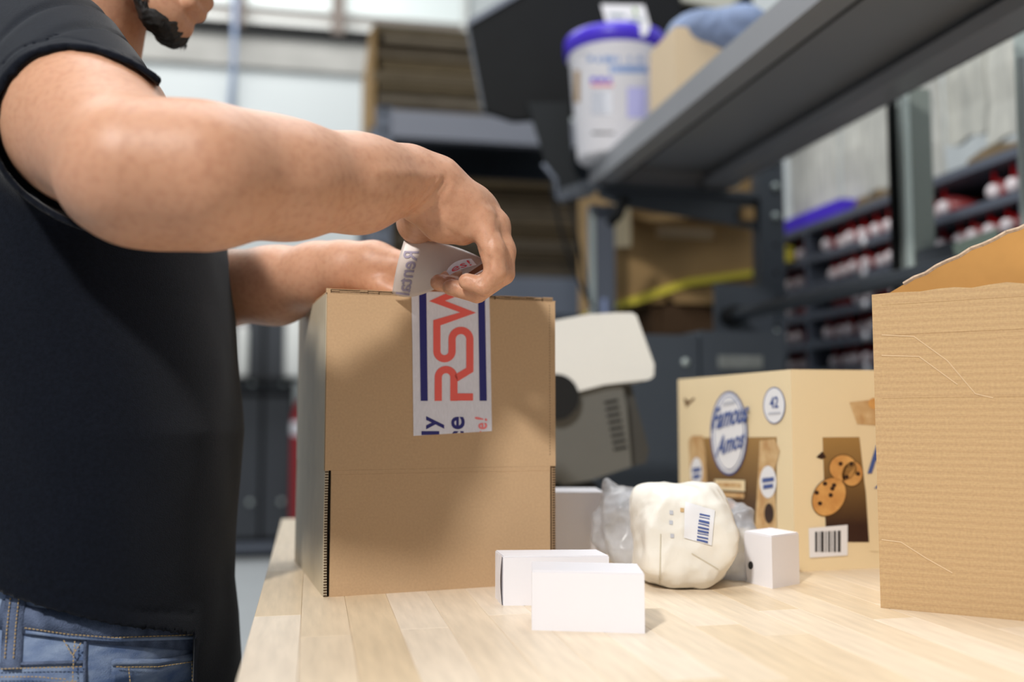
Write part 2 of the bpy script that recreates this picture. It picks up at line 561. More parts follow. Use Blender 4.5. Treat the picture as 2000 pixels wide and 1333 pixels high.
# ------------------------------------------------------------------ sparse surface nets
def mesh_field(prims, h, post=None, B=8):
    """prims: list of (fn(pts)->d, centre, radius, k).  returns verts, quads"""
    lo = np.min([np.array(c) - r for _, c, r, _ in prims], axis=0) - 4 * h
    hi = np.max([np.array(c) + r for _, c, r, _ in prims], axis=0) + 4 * h
    nb = np.ceil((hi - lo) / (h * B)).astype(int)
    g = np.stack(np.meshgrid(*[np.arange(n) for n in nb], indexing='ij'), -1).reshape(-1, 3)
    rb = h * B * 0.87

    def ev(pts, cen, rad):
        D = np.full(pts.shape[:-1], 1.0)
        for fn, c, r, k in prims:
            sel = np.linalg.norm(cen - np.array(c), axis=1) < r + rad + 0.02
            if not sel.any():
                continue
            d = fn(pts[sel].reshape(-1, 3)).reshape(pts[sel].shape[:-1])
            a = D[sel]
            hh = np.maximum(k - np.abs(a - d), 0) / max(k, 1e-6)
            D[sel] = np.minimum(a, d) - hh * hh * k * 0.25
        return D
    cen = lo + (g + 0.5) * h * B
    D0 = ev(cen[:, None, :], cen, 0)[:, 0]
    act = np.abs(D0) < rb * 1.25 + 0.010
    g, cen = g[act], cen[act]
    i9 = np.stack(np.meshgrid(*[np.arange(B + 1)] * 3, indexing='ij'), -1)
    N = (nb * B + 2).astype(np.int64)
    ids_all, vp_all, edges = [], [], []
    for s in range(0, len(g), 600):
        gg, cc = g[s:s + 600], cen[s:s + 600]
        pts = lo + (gg[:, None, None, None, :] * B + i9[None]) * h
        n = len(gg)
        D = ev(pts.reshape(n, -1, 3), cc, rb)
        if post is not None:
            D = post(pts.reshape(-1, 3), D.reshape(-1)).reshape(n, -1)
        D = D.reshape(n, B + 1, B + 1, B + 1)
        ins = D < 0
        cor = [ins[:, a:B + a, b_:B + b_, c_:B + c_] for a in (0, 1) for b_ in (0, 1) for c_ in (0, 1)]
        cnt = sum(x.astype(int) for x in cor)
        cell = (cnt > 0) & (cnt < 8)
        bi, ii, jj, kk = np.nonzero(cell)
        acc = np.zeros((len(bi), 3)); num = np.zeros(len(bi))
        for ax in range(3):
            o1, o2 = [a for a in range(3) if a != ax]
            for p in (0, 1):
                for q in (0, 1):
                    off = [0, 0, 0]; off[o1] = p; off[o2] = q
                    e = off.copy(); e[ax] = 1
                    d0 = D[bi, ii + off[0], jj + off[1], kk + off[2]]
                    d1 = D[bi, ii + e[0], jj + e[1], kk + e[2]]
                    sc = (d0 < 0) != (d1 < 0)
                    t = np.where(sc, d0 / np.where(sc, d0 - d1, 1), 0)
                    pos = np.array(off, float)[None] + np.zeros((len(bi), 3))
                    pos[:, ax] += t
                    acc += np.where(sc[:, None], pos, 0)
                    num += sc
        gi = gg[bi] * B + np.stack([ii, jj, kk], -1)
        ids = gi[:, 0] + N[0] * (gi[:, 1] + N[1] * gi[:, 2].astype(np.int64))
        ids_all.append(ids)
        vp_all.append(lo + (gi + acc / num[:, None]) * h)
        d0 = D[bi, ii, jj, kk] < 0
        for ax in range(3):
            e = [0, 0, 0]; e[ax] = 1
            d1 = D[bi, ii + e[0], jj + e[1], kk + e[2]] < 0
            sc = d0 != d1
            edges.append((ids[sc], np.full(sc.sum(), ax), d0[sc]))
    ids = np.concatenate(ids_all); vp = np.concatenate(vp_all)
    order = np.argsort(ids); ids, vp = ids[order], vp[order]
    st = [1, N[0], N[0] * N[1]]
    quads = []
    for e, ax, ins in edges:
        if len(e) == 0:
            continue
        a = ax[0]
        b_, c_ = (a + 1) % 3, (a + 2) % 3
        q = np.stack([e, e - st[b_], e - st[b_] - st[c_], e - st[c_]], -1)
        idx = np.searchsorted(ids, q)
        idx = np.clip(idx, 0, len(ids) - 1)
        ok = (ids[idx] == q).all(1)
        q = idx[ok]
        f = ins[ok]
        q = np.where(f[:, None], q, q[:, ::-1])
        quads.append(q)
    return vp, np.concatenate(quads)


def np_mesh(name, v, q):
    me = bpy.data.meshes.new(name)
    me.vertices.add(len(v))
    me.vertices.foreach_set('co', v.astype(np.float32).ravel())
    me.loops.add(q.size)
    me.loops.foreach_set('vertex_index', q.astype(np.int32).ravel())
    me.polygons.add(len(q))
    me.polygons.foreach_set('loop_start', np.arange(0, q.size, 4, dtype=np.int32))
    me.polygons.foreach_set('loop_total', np.full(len(q), 4, dtype=np.int32))
    me.update(calc_edges=True)
    me.validate()
    return me


def cone(a, b, ra, rb, k=0.01):
    a, b = np.array(a, float), np.array(b, float)
    ab = b - a
    L = ab @ ab

    def f(p):
        t = np.clip((p - a) @ ab / L, 0, 1)
        return np.linalg.norm(p - a - t[:, None] * ab, axis=1) - (ra + (rb - ra) * t)
    return (f, (a + b) / 2, math.sqrt(L) / 2 + max(ra, rb), k)


def ellip(c, r, k=0.01, axes=None):
    c, r = np.array(c, float), np.array(r, float)
    A = np.eye(3) if axes is None else np.array([list(x) for x in axes])

    def f(p):
        q = (p - c) @ A.T
        k0 = np.linalg.norm(q / r, axis=1)
        k1 = np.linalg.norm(q / (r * r), axis=1) + 1e-9
        return np.where(k0 > 1e-3, k0 * (k0 - 1) / k1, -r.min())
    return (f, c, r.max(), k)


def chain(pts, rr, k):
    return [cone(pts[i], pts[i + 1], rr[i], rr[i + 1], k) for i in range(len(pts) - 1)]


def wob(p, s, seed=0):
    r = np.random.RandomState(seed)
    o = np.zeros(len(p))
    for i in range(6):
        d = r.randn(3); d /= np.linalg.norm(d)
        o += np.sin(p @ d * s * (0.7 + 0.25 * i) + r.rand() * 6.28 + 1.3 * np.sin(p @ np.roll(d, 1) * s * 0.6 + i))
    return o / 6


# ================================================================== SETTING
def rect_obj(name, lo, hi, m, parent=None, bevel=0):
    return box(name, lo, hi, m, parent, bevel)


struct(rect_obj('floor', (-5, -1.5, -0.1), (4, 8.4, 0), M_floor))
wl = rect_obj('wall_far', (-5, 8.2, 0), (4, 8.4, 6.2), M_wall)
struct(wl)
struct(rect_obj('wall_right', (2.3, -1.5, 0), (2.5, 8.2, 6.2), M_wall))
YW = 8.19


def WX(px, py=200, y=YW):
    return hit(px, py, (0, y, 0), Vector((0, 1, 0)))


def wallpart(name, x0, z0, x1, z1, th, m, parent=wl, y=YW, bevel=0):
    return box(name, (x0, y - th, z0), (x1, y + 0.005, z1), m, parent, bevel)


zt = WX(500, 78).z; zb = WX(500, 140).z; zc = WX(500, 134).z
wallpart('concrete_beam', -4.9, WX(460, 136).z, 1.8, WX(460, 72).z, 0.10, M_conc)
xs = [WX(p).x for p in (200, 458, 720)]
for x0, x1 in ((xs[0], xs[1] - 0.02), (xs[1] + 0.02, xs[2] + 1.2)):
    wallpart('wall_panel', x0, WX(460, 560).z, x1, WX(460, 138).z, 0.05, M_wall)
wedges = [(235, 462), (475, 652), (668, 900)]
zs0 = WX(500, 66).z
for i, (a, c) in enumerate(wedges):
    xa, xb = WX(a, 30).x, WX(c, 30).x
    fr = struct(box('window_%d' % (i + 1), (xa - 0.05, YW - 0.06, zs0), (xb + 0.05, YW, 5.9), M_wplas))
    WM[fr.name] = Matrix.Identity(4)
    box('window_pane', (xa, YW - 0.075, zs0 + 0.16), (xb, YW - 0.06, 5.85), M_glass, fr)
    box('window_sill', (xa - 0.03, YW - 0.16, zs0 - 0.05), (xb + 0.03, YW - 0.05, zs0 + 0.035), M_void, fr)
    box('glazing_bar', (xa, YW - 0.09, zs0 + 0.16), (xb, YW - 0.06, zs0 + 0.20), M_frame, fr, label='thin grey glazing bar')
for i, p in enumerate((468, 660)):
    x = WX(p, 30).x
    t = box('trim_%d' % (i + 1), (x - 0.055, YW - 0.2, zs0 - 0.02), (x + 0.055, YW - 0.01, 6.0), M_frame)
    struct(t)
x = WX(462, 100).x
cd = tube('conduit', [(x, YW - 0.24, 5.9), (x, YW - 0.24, WX(460, 130).z), (x - 0.01, YW - 0.14, WX(460, 136).z - .05), (x - 0.05, YW - 0.14, 3.3)], 0.022,
          mat('conduit_blue', srgb(170, 186, 216), 0.4), None, 10)
tag(cd, 'thin pale blue conduit running down the far white wall', 'conduit')

# ---------------- lockers far left
LY = 7.3
def LP(px, py, y=LY):
    return hit(px, py, (0, y, 0), Vector((0, 1, 0)))
lx = [LP(p, 800).x for p in (415, 513, 572)]
lk = thing('metal_cabinet', 'dark charcoal double door cabinet against the far wall left of the big box', 'cabinet', ((lx[0] + lx[2]) / 2, LY + 0.2, 0))
ztop = LP(500, 560).z
zmid = LP(500, 770).z
box('body', (lx[0], LY, 0.12), (lx[2], LY + 0.5, ztop), M_black, lk, 0.01)
Mlk = mat('charcoal_paint', srgb(52, 56, 62), 0.5, noise=0.05, nscale=3)
for a, c in ((lx[0] + .01, lx[1] - .015), (lx[1] + .015, lx[2] - .01)):
    for z0, z1 in ((0.16, zmid - 0.02), (zmid + 0.02, ztop - 0.02)):
        d = box('door', (a, LY - 0.03, z0), (c, LY - 0.005, z1), Mlk, lk, 0.006)
        WM[d.name] = WM[lk.name]
        zz = (z0 + 0.25 * (z1 - z0)) if z0 < 1 else z0 + 0.06
        tube('handle', [(c - 0.06, LY - 0.035, zz), (c - 0.06, LY - 0.055, zz)], 0.018, M_galv, d, 10)
box('base', (lx[0] - 0.02, LY + 0.04, 0.0), (lx[2] + 0.02, LY + 0.46, 0.12), M_void, lk)
box('base_rail', (lx[0], LY - 0.03, 0.06), (lx[2], LY + 0.03, 0.12), M_steel, lk, 0.005, label='grey base rail')
# white bottles / containers against it
def bottle(px0, px1, py0, py1, y, label, grp=None):
    a, c = LP(px0, py1, y), LP(px1, py0, y)
    r = abs(c.x - a.x) / 2
    h_ = c.z - a.z
    t = thing('white_container', label, 'container', ((a.x + c.x) / 2, y, a.z), 0, grp)
    lathe('body', [(0, 0), (r * .9, 0), (r, h_ * .05), (r, h_ * .78), (r * .6, h_ * .88), (0, h_ * .88)], t.location, M_wplas, t, 20)
    lathe('cap', [(0, h_ * .86), (r * .55, h_ * .86), (r * .55, h_), (0, h_)], t.location, M_cap, t, 16)
    return t
ys = LY - 0.16
sh = thing('wall_ledge', 'narrow dark ledge with white containers in front of the charcoal cabinet', 'shelf', ((lx[0] + lx[2]) / 2, ys, LP(500, 740, ys).z))
for zz in (736, 700):
    pass
zl = LP(500, 738, ys).z
box('board', (lx[0] - .1, ys - 0.08, zl - 0.03), (lx[2] + 0.35, LY - 0.031, zl), M_void, sh, 0.003)
def stand(px0, px1, py0, label):
    a, c = LP(px0, 700, ys), LP(px1, py0, ys)
    r = abs(c.x - a.x) / 2
    h_ = c.z - zl
    t = thing('white_container', label, 'container', ((a.x + c.x) / 2, ys, zl))
    lathe('body', [(0, 0), (r * .95, 0), (r, h_ * .05), (r, h_ * .8), (r * .7, h_ * .88), (0, h_ * .88)], t.location, M_wplas, t, 20)
    lathe('cap', [(0, h_ * .86), (r * .6, h_ * .86), (r * .6, h_), (0, h_)], t.location, M_cap, t, 16)
    return t
stand(556, 606, 590, 'widest white container, left of the big box above the table end')
stand(462, 486, 625, 'slim white bottle on the ledge just right of the black shirt')
stand(430, 448, 640, 'white bottle on the ledge half hidden by the black shirt')
ys2 = LY - 0.10
rb = thing('red_extinguisher', 'red cylinder with white band standing behind the left edge of the big box', 'extinguisher', (LP(590, 900, ys2).x, LY - 0.12, 0))
lathe('cylinder', [(0, 0), (.075, 0), (.08, .03), (.08, LP(577, 790, ys2).z - .1), (.05, LP(577, 780, ys2).z - .02), (0, LP(577, 775, ys2).z)], rb.location, mat('dark_red', srgb(150, 30, 36), .4), rb, 24)
lathe('band', [(.081, LP(577, 850, ys2).z), (.083, LP(577, 848, ys2).z), (.083, LP(577, 826, ys2).z), (.081, LP(577, 824, ys2).z)], rb.location, M_white, rb, 24)

# ================================================================== PALLET RACK (centre back)
RY = 4.35
def RP(px, py, y=RY):
    return hit(px, py, (0, y, 0), Vector((0, 1, 0)))
rk = thing('pallet_rack', 'grey steel pallet rack behind the hands carrying stacked flattened cartons', 'rack', (RP(900, 500).x, RY, 0))
x0, x1 = RP(721, 300).x, RP(765, 300).x
xr = RP(1300, 300).x
zu = RP(740, 208).z
up = box('upright', (x0, RY, 0), (x1, RY + 0.09, zu), M_steel, rk, 0.004)
for z in np.arange(0.3, zu - 0.02, 0.09):
    for o in (-1, 1):
        tube('slot', [(x0 + 0.055 + o * 0.012, RY - 0.002, z), (x0 + 0.055 + o * 0.012, RY + 0.004, z + 0.03)], 0.010, M_void, up if False else rk, 8) if z > 1.4 and o == 1 else None
box('upright', (xr, RY, 0), (xr + (x1 - x0), RY + 0.09, zu), M_steel, rk, 0.004)
for yy in (RY + 1.0,):
    box('upright', (x0, yy, 0), (x1, yy + 0.09, zu), M_steel, rk, 0.004)
    box('upright', (xr, yy, 0), (xr + (x1 - x0), yy + 0.09, zu), M_steel, rk, 0.004)
zb1, zb0 = RP(800, 220).z, RP(800, 272).z
box('beam', (x1 - .005, RY - 0.03, zb0), (xr + .005, RY + 0.03, zb1), mat('beam_grey', srgb(128, 130, 140), .45), rk, 0.006)
box('beam', (x1 - .005, RY + 1.03, zb0), (xr + .005, RY + 1.09, zb1), M_steel, rk, 0.006)
zl1, zl0 = RP(1100, 545).z, RP(1100, 618).z
box('beam', (x1 - .005, RY - 0.03, zl0), (xr + .005, RY + 0.03, zl1), M_steel, rk, 0.006)
box('beam', (x1 - .005, RY + 1.03, zl0), (xr + .005, RY + 1.09, zl1), M_steel, rk, 0.006)
box('deck', (x0, RY + 0.03, zb1 - 0.03), (xr, RY + 1.03, zb1 - 0.005), M_steel_dk, rk)
box('deck', (x0, RY + 0.03, zl1 - 0.03), (xr, RY + 1.03, zl1 - 0.005), M_steel_dk, rk)
box('back_panel', (x0, RY + 1.10, 0.4), (xr, RY + 1.12, zb0 + 0.02), M_void, rk)
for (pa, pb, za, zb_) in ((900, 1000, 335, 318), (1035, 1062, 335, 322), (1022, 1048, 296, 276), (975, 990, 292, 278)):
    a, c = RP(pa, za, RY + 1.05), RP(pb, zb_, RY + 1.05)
    # pale blue glints seen through the rack, painted as glowing plates on its back panel
    box('tag', (a.x, RY + 1.085, a.z), (c.x, RY + 1.10, c.z), mat('pale_blue_glint', srgb(150, 165, 220), .3, emit=(.45, .52, .8, .35)), rk, 0.003, label='pale blue glint')

# flattened cartons stacks
ORD = ['first', 'second', 'third', 'fourth', 'fifth', 'sixth', 'seventh', 'eighth', 'ninth', 'tenth', 'eleventh', 'twelfth', 'thirteenth', 'fourteenth', 'fifteenth', 'sixteenth', 'seventeenth', 'eighteenth', 'nineteenth', 'twentieth', 'twenty-first', 'twenty-second', 'twenty-third', 'twenty-fourth']
M_slat_shade = mat('card_edge_stack_shaded', srgb(74, 64, 50), 0.9, noise=0.25, nscale=9, stretch=(1, 1, 12), rnd=0.3, spec=0.1)  # carton stack copy with the lower level's shade put into the colour


def carton_stack(xa, xb, z0, z1, n, y0, grp, lab, jit=0.03, ms=None):
    z = z0
    th = (z1 - z0) / n
    for i in range(n):
        t_ = th * random.uniform(0.62, 0.95)
        dx, dy = random.uniform(-jit, jit), random.uniform(-jit, jit * 2.2)
        o = box('flattened_carton', (xa + dx, y0 + dy, z), (xb + dx, y0 + 0.8 + dy, z + t_), ms or M_slat, None, 0.003)
        bmz = o.data
        o['label'] = lab % ('topmost' if i == n - 1 else ORD[n - 1 - i])
        o['category'] = 'cardboard'
        o['group'] = grp
        # gap strips: dark slip of thinner sheets between
        z += t_
        g_ = th - t_
        if i < n - 1:
            s_ = box('thin_carton_layer', (xa + .05 + dx, y0 + 0.09, z), (xb - .04 + dx, y0 + 0.75, z + g_), M_card_edge, o)
        z += g_
carton_stack(RP(738, 120).x, RP(975, 120).x, zb1, RP(800, 46).z, 9, RY + 0.0, 'flattened cartons on the rack top', 'brown flattened carton bundle on the rack top, %s from above')
carton_stack(RP(775, 120).x, RP(1175, 120).x, zl1, RP(1000, 345).z, 10, RY + 0.05, 'flattened cartons on the lower rack level', 'dim brown flattened carton bundle on the lower rack level, %s from above', ms=M_slat_shade)
sd = box('protruding_sheet', (RP(722, 200).x, RY - 0.02, RP(722, 250).z), (RP(732, 200).x, RY + 0.75, RP(722, 55).z), M_card_bg)
tag(sd, 'thin tan carton sheet standing at the left end of the top stack', 'cardboard')
# far beige frame at top middle
# cables
for i, (a, c, e) in enumerate((((1076, 360), (1100, 500), (1155, 600)), ((1112, 380), (1135, 500), (1150, 590)))):
    pts = []
    for k in range(13):
        t_ = k / 12
        px = (1 - t_) ** 2 * a[0] + 2 * t_ * (1 - t_) * c[0] + t_ * t_ * e[0]
        py = (1 - t_) ** 2 * a[1] + 2 * t_ * (1 - t_) * c[1] + t_ * t_ * e[1]
        pts.append(P(px, py, 2.56 + 0.05 * i))
    o = tube('cable', pts, 0.0045, M_black, None, 8)
    tag(o, ('left' if i == 0 else 'right') + ' one of two thin black cables hanging below the monitor bracket', 'cable')

# ================================================================== BENCH UPRIGHT FRAME + SHELF
ZS = 1.70            # underside of shelf
XF, XB = 0.74, 1.13
YE = 2.48
shf = thing('steel_shelf', 'long grey steel shelf running overhead to the right with folded front lip', 'shelf', (XF, 0.3, ZS))
bm = bmesh.new()
# folded pan: deck, front lip, return flange, back lip
def strip(prof, y0, y1, name, m, parent, th=0.0025):
    bm = bmesh.new()
    L0 = [bm.verts.new((x, y0, z)) for x, z in prof]
    L1 = [bm.verts.new((x, y1, z)) for x, z in prof]
    for i in range(len(prof) - 1):
        bm.faces.new((L0[i], L0[i + 1], L1[i + 1], L1[i]))
    bmesh.ops.recalc_face_normals(bm, faces=bm.faces)
    r = bmesh.ops.solidify(bm, geom=bm.faces[:], thickness=th)
    return fin(name, bm, m, parent)
zlip = 0.055
strip([(XF + 0.055, ZS + 0.012), (XF + 0.055, ZS), (XF, ZS), (XF, ZS + zlip), (XB, ZS + zlip), (XB, ZS)], 0.3, YE, 'shelf_deck', M_steel_shelf, shf)
box('stiffener', (XF + 0.075, 0.32, ZS + 0.028), (XF + 0.10, YE - 0.02, ZS + zlip - 0.002), M_void, shf, 0.002, label='dark recessed groove rib')
box('shelf_rail', (XB - 0.07, 0.32, ZS + 0.002), (XB - 0.005, YE - 0.02, ZS + 0.03), M_steel_shelf, shf, 0.004)
box('end_lip', (XF + .002, YE - 0.02, ZS), (XB, YE, ZS + zlip), M_steel_shelf, shf, 0.002)

def hole_post(name, label, x, y, wx, wy, z0, z1, m, bolts=True, slots=False):
    p = thing(name, label, 'post', (x, y, z0))
    u = box('channel', (x, y, z0), (x + wx, y + wy, z1), m, p, 0.004)
    for z in np.arange(z0 + 0.1, z1 - 0.05, 0.0762):
        if z < 1.0:
            continue
        if slots:
            box('slot', (x + wx * .35, y - 0.0015, z), (x + wx * .6, y + 0.004, z + 0.035), M_void, p)
        else:
            tube('hole', [(x + wx * .62, y - 0.001, z), (x + wx * .62, y + 0.004, z)], 0.006, M_void, p, 10)
    return p

PX = 1.225
post = hole_post('bench_upright', 'dark grey bolted steel upright holding the far end of the overhead shelf', PX, 2.43, 0.075, 0.05, 0.0, ZS + 0.5, M_steel_dk)
for py in (365, 423, 650):
    q = hit(1514, py, (0, 2.43, 0), Vector((0, 1, 0)))
    tube('bolt', [q, q - Vector((0, 0.006, 0)), q - Vector((0, .010, 0))], [0.011, 0.010, 0.005], M_galv, post, 12)
# bracket triangular
zz0 = ZS - 0.002
br = thing('shelf_bracket', 'dark blue grey triangular cantilever bracket under the far end of the shelf', 'bracket', (PX, 2.45, ZS))
A = hit(1150, 380, (0, 2.45, 0), Vector((0, 1, 0)))
poly = [Vector((XF + 0.02, 2.45, zz0)), Vector((XF + 0.02, 2.45, zz0 - 0.03)), Vector((XF + 0.10, 2.45, zz0 - 0.055)), Vector((PX - .002, 2.45, hit(1480, 448, (0, 2.45, 0), Vector((0, 1, 0))).z)), Vector((PX - .002, 2.45, zz0))]
slab('web', poly, (0, 0.012, 0), M_steel_dk, br, 0.003)
box('flange', (XF - 0.04, 2.425, zz0 - 0.018), (PX - .002, 2.449, zz0 - 0.002), M_steel_dk, br, 0.003)
q = hit(1462, 418, (0, 2.43, 0), Vector((0, 1, 0)))
box('tan_tab', (q.x - .018, 2.425, q.z - .018), (q.x + .016, 2.449, q.z + .018), M_card_bg, br, 0.004, label='small tan square tab')
q = hit(1440, 345, (0, 2.43, 0), Vector((0, 1, 0)))
tube('bolt', [q + Vector((0, .02, -.02)), q + Vector((0, .008, -.02))], 0.010, M_galv, br, 12)
# front light post
fp = thing('bench_post', 'slim blue grey post with pale highlight standing behind the white machine', 'post', (0.80, 2.56, 0))
xa, xb = hit(1156, 500, (0, 2.56, 0), Vector((0, 1, 0))).x, hit(1201, 500, (0, 2.56, 0), Vector((0, 1, 0))).x
box('channel', (xa, 2.56, 0), (xb, 2.60, ZS - 0.03), M_steel, fp, 0.004)
box('edge_strip', (xa + .028, 2.553, 0.9), (xa + .040, 2.559, ZS - .3), mat('pale_highlight', srgb(150, 165, 205), .3), fp, 0.002, label='pale blue highlight strip')  # light blue highlight on the post put in as a coloured strip
box('edge_strip', (xa - .004, 2.553, 0.9), (xa + .008, 2.562, ZS - .05), M_galv, fp, 0.002, label='light edge strip')
tube('black_latch', [P(1222, 385, 2.5), P(1205, 420, 2.5), P(1190, 440, 2.5)], [.014, .017, .010], M_black, fp, 12, label='black latch')

p2 = hole_post('slotted_upright', 'pale galvanised slotted upright in the middle of the tube rack', 1.20, 1.72, 0.045, 0.03, 0.0, ZS + 0.05, M_galv, slots=True)
xa, xb = 1.20, 1.245
q0, q1 = hit(1766, 400, (0, 1.71, 0), Vector((0, 1, 0))), hit(1822, 400, (0, 1.71, 0), Vector((0, 1, 0)))
box('web', (q0.x, 1.706, 0), (q1.x, 1.716, ZS + .05), mat('sage_steel', srgb(132, 140, 134), .4, metal=.2), p2, 0.003, label='sage grey face')
box('edge', (q0.x - .002, 1.700, 0), (q0.x + .012, 1.706, ZS + .05), M_galv, p2, 0.002)
q0, q1 = hit(1744, 400, (0, 1.752, 0), Vector((0, 1, 0))), hit(1768, 400, (0, 1.752, 0), Vector((0, 1, 0)))
box('dark_flange', (q0.x, 1.752, 0), (q1.x, 1.764, ZS + .05), M_black, p2, 0.002, label='dark slotted flange')
q0 = hit(1988, 200, (0, 1.40, 0), Vector((0, 1, 0)))
p3 = thing('end_upright', 'pale steel upright cut by the right edge of the picture under the shelf', 'post', (q0.x, 1.40, 0))
box('channel', (q0.x, 1.40, 0), (q0.x + 0.04, 1.405, ZS + .05), M_galv, p3, 0.001)
box('slotted_face', (q0.x + .005, 1.397, 0.6), (q0.x + .03, 1.40, ZS), M_steel_lt, p3, 0.001)

# rod
q1 = hit(1430, 618, (1.10, 0, 0), Vector((1, 0, 0)))
rod = thing('round_rail', 'dark round steel rail running along the bench in front of the tube rack', 'rail', (1.10, q1.y, q1.z))
tube('bar', [q1, Vector((1.10, 0.75, q1.z))], 0.0165, M_steel_dk, rod, 20)
tube('collar', [q1 + Vector((0, .02, 0)), q1 - Vector((0, .03, 0))], 0.027, M_black, rod, 20)
box('bracket_plate', (1.06, q1.y + .02, q1.z - .07), (PX + .01, q1.y + .03, q1.z + .09), M_steel_dk, rod, 0.003)

# dark back panels at the end of the bench
YP = 2.05
def PP(px, py, y=YP):
    return hit(px, py, (0, y, 0), Vector((0, 1, 0)))
bp_ = thing('steel_cupboard', 'dark grey steel cupboard with screwed panels beyond the end of the bench', 'cabinet', (PP(1300, 800).x, YP, 0))
zt_ = PP(1350, 655).z
xa, xm, xb = PP(1165, 800).x, PP(1366, 800).x, PP(1535, 800).x
box('side_panel', (xa, YP, 0), (xm, YP + 1.2, zt_), M_steel_dk, bp_, 0.004)
box('side_panel', (xm + .004, YP - .006, 0), (xb - .005, YP + .36, zt_ + .01), M_steel_dk, bp_, 0.004)
for px_, py_ in ((1338, 708), (1338, 860), (1300, 620)):
    q = PP(px_, py_)
    if q.z < zt_:
        tube('screw', [q, q - Vector((0, .006, 0))], .009, M_galv, bp_, 12)
q = PP(1400, 720); q2 = PP(1485, 706)
box('name_plate', (q.x, YP - .012, q.z), (q2.x, YP - .006, q2.z + .012), mat('plate', srgb(120, 124, 122), .4, noise=.2, nscale=40), bp_, 0.001, label='pale worn plate')

# cartons in the middle background
def cb(name, label, px0, py0, px1, py1, y, dep, m, bevel=.004):
    a, c = PP(px0, py1, y), PP(px1, py0, y)
    return a, c
YC = 2.75
a, c = PP(1202, 592, YC), PP(1478, 398, YC)
cbx = thing('open_carton', 'tan carton with a hand slot on the yellow edged ledge left of the dark upright', 'box', ((a.x + c.x) / 2, YC + .2, a.z))
zsl0, zsl1 = PP(1300, 464, YC).z, PP(1300, 440, YC).z
s0, s1 = PP(1282, 450, YC).x, PP(1398, 450, YC).x
bm = bmesh.new()
add_box(bm, (a.x, YC, a.z), (c.x, YC + .004, zsl0))
add_box(bm, (a.x, YC, zsl1), (c.x, YC + .004, c.z + .1))
add_box(bm, (a.x, YC, zsl0), (s0, YC + .004, zsl1))
add_box(bm, (s1, YC, zsl0), (c.x, YC + .004, zsl1))
fin('front_wall', bm, M_card_bg, cbx)
box('side_wall', (a.x, YC + .005, a.z), (a.x + .004, YC + .4, c.z + .1), M_card_bg, cbx)
box('side_wall', (c.x - .004, YC + .005, a.z), (c.x, YC + .4, c.z + .1), M_card_bg, cbx)
box('back_wall', (a.x, YC + .4, a.z), (c.x, YC + .404, c.z + .1), M_card_bg, cbx)
box('bright_slit_sheet', (s0 - .01, YC + .012, zsl0 - .01), (s1 + .01, YC + .016, zsl1 + .01), mat('pale_slit', srgb(196, 180, 150), .8), cbx, label='pale sheet making the slot a bright slit')  # pale sheet set behind the cut-out to paint its bright slit
e0 = PP(1202, 484, YC).z
slab('side_flap', [Vector((a.x - .002, YC - .002, e0)), Vector((a.x + .042, YC - .03, e0 - .0)), Vector((a.x + .04, YC - .03, c.z + .02)), Vector((a.x, YC - .002, c.z + .06))], (0, .004, 0), M_cream, cbx, label='lighter side flap')
slab('front_flap', [Vector((a.x + .05, YC - .002, zsl1 + .02)), Vector((c.x - .02, YC - .002, zsl1 + .05)), Vector((c.x - .06, YC - .05, zsl1 + .035)), Vector((a.x + .10, YC - .06, zsl1 - .005))], (0, 0, .004), M_card_bg, cbx)
box('bottom_panel', (a.x, YC, a.z), (c.x, YC + .4, a.z + .004), M_card_bg, cbx)
ye = thing('yellow_ledge', 'yellow edged bent ledge strip below the tan carton', 'strip', (a.x, YC, a.z - .03))
pl = [PP(1200, 592, YC - .01), PP(1342, 545, YC - .01), PP(1480, 526, YC - .01), PP(1480, 538, YC - .01), PP(1342, 560, YC - .01), PP(1250, 592, YC - .01), PP(1200, 602, YC - .01)]
slab('edge_strip', pl, (0, .35, 0), M_yel, ye, .001)
q = PP(1205, 570, YC - .02)
a2, c2 = PP(1278, 660, YC - .0), PP(1440, 560, YC)
dk = thing('lower_carton', 'dark brown carton below the yellow strip', 'box', ((a2.x + c2.x) / 2, YC + .2, zt_))
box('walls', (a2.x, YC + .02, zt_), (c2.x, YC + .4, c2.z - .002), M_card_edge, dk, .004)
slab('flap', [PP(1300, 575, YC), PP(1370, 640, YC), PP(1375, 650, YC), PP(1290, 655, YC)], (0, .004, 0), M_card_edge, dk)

# ================================================================== TUBE RACK on the right
RX = 1.60
tr = thing('tube_rack', 'grey steel pigeonhole rack with narrow ledges holding the red tubes', 'rack', (RX, 1.5, 0))
levels = [1.215 + 0.094 * i for i in range(5)]
Y0, Y1 = 1.45, 3.05
for z in levels + [1.215 + .094 * 5 + .01]:
    box('ledge', (RX - 0.01, Y0, z - 0.022), (RX + 0.26, Y1, z), M_steel, tr, 0.002)
for y in (Y1, 2.83, 2.30, 1.86, Y0):
    box('divider', (RX - 0.012, y - 0.006, 0.0), (RX + 0.26, y + 0.006, levels[-1] + .104), M_steel, tr, 0.002)
box('back_panel', (RX + .262, Y0, 1.0), (RX + .27, Y1, levels[-1] + .10), M_void, tr)
for zc_ in levels:
    tube('ledge_badge', [(RX - .0105, 2.50, zc_ - .008), (RX - .013, 2.50, zc_ - .008)], 0.014, M_white, tr, 12, label='round white badge')
names = ['bottom', 'second', 'middle', 'fourth', 'top']
proto = None
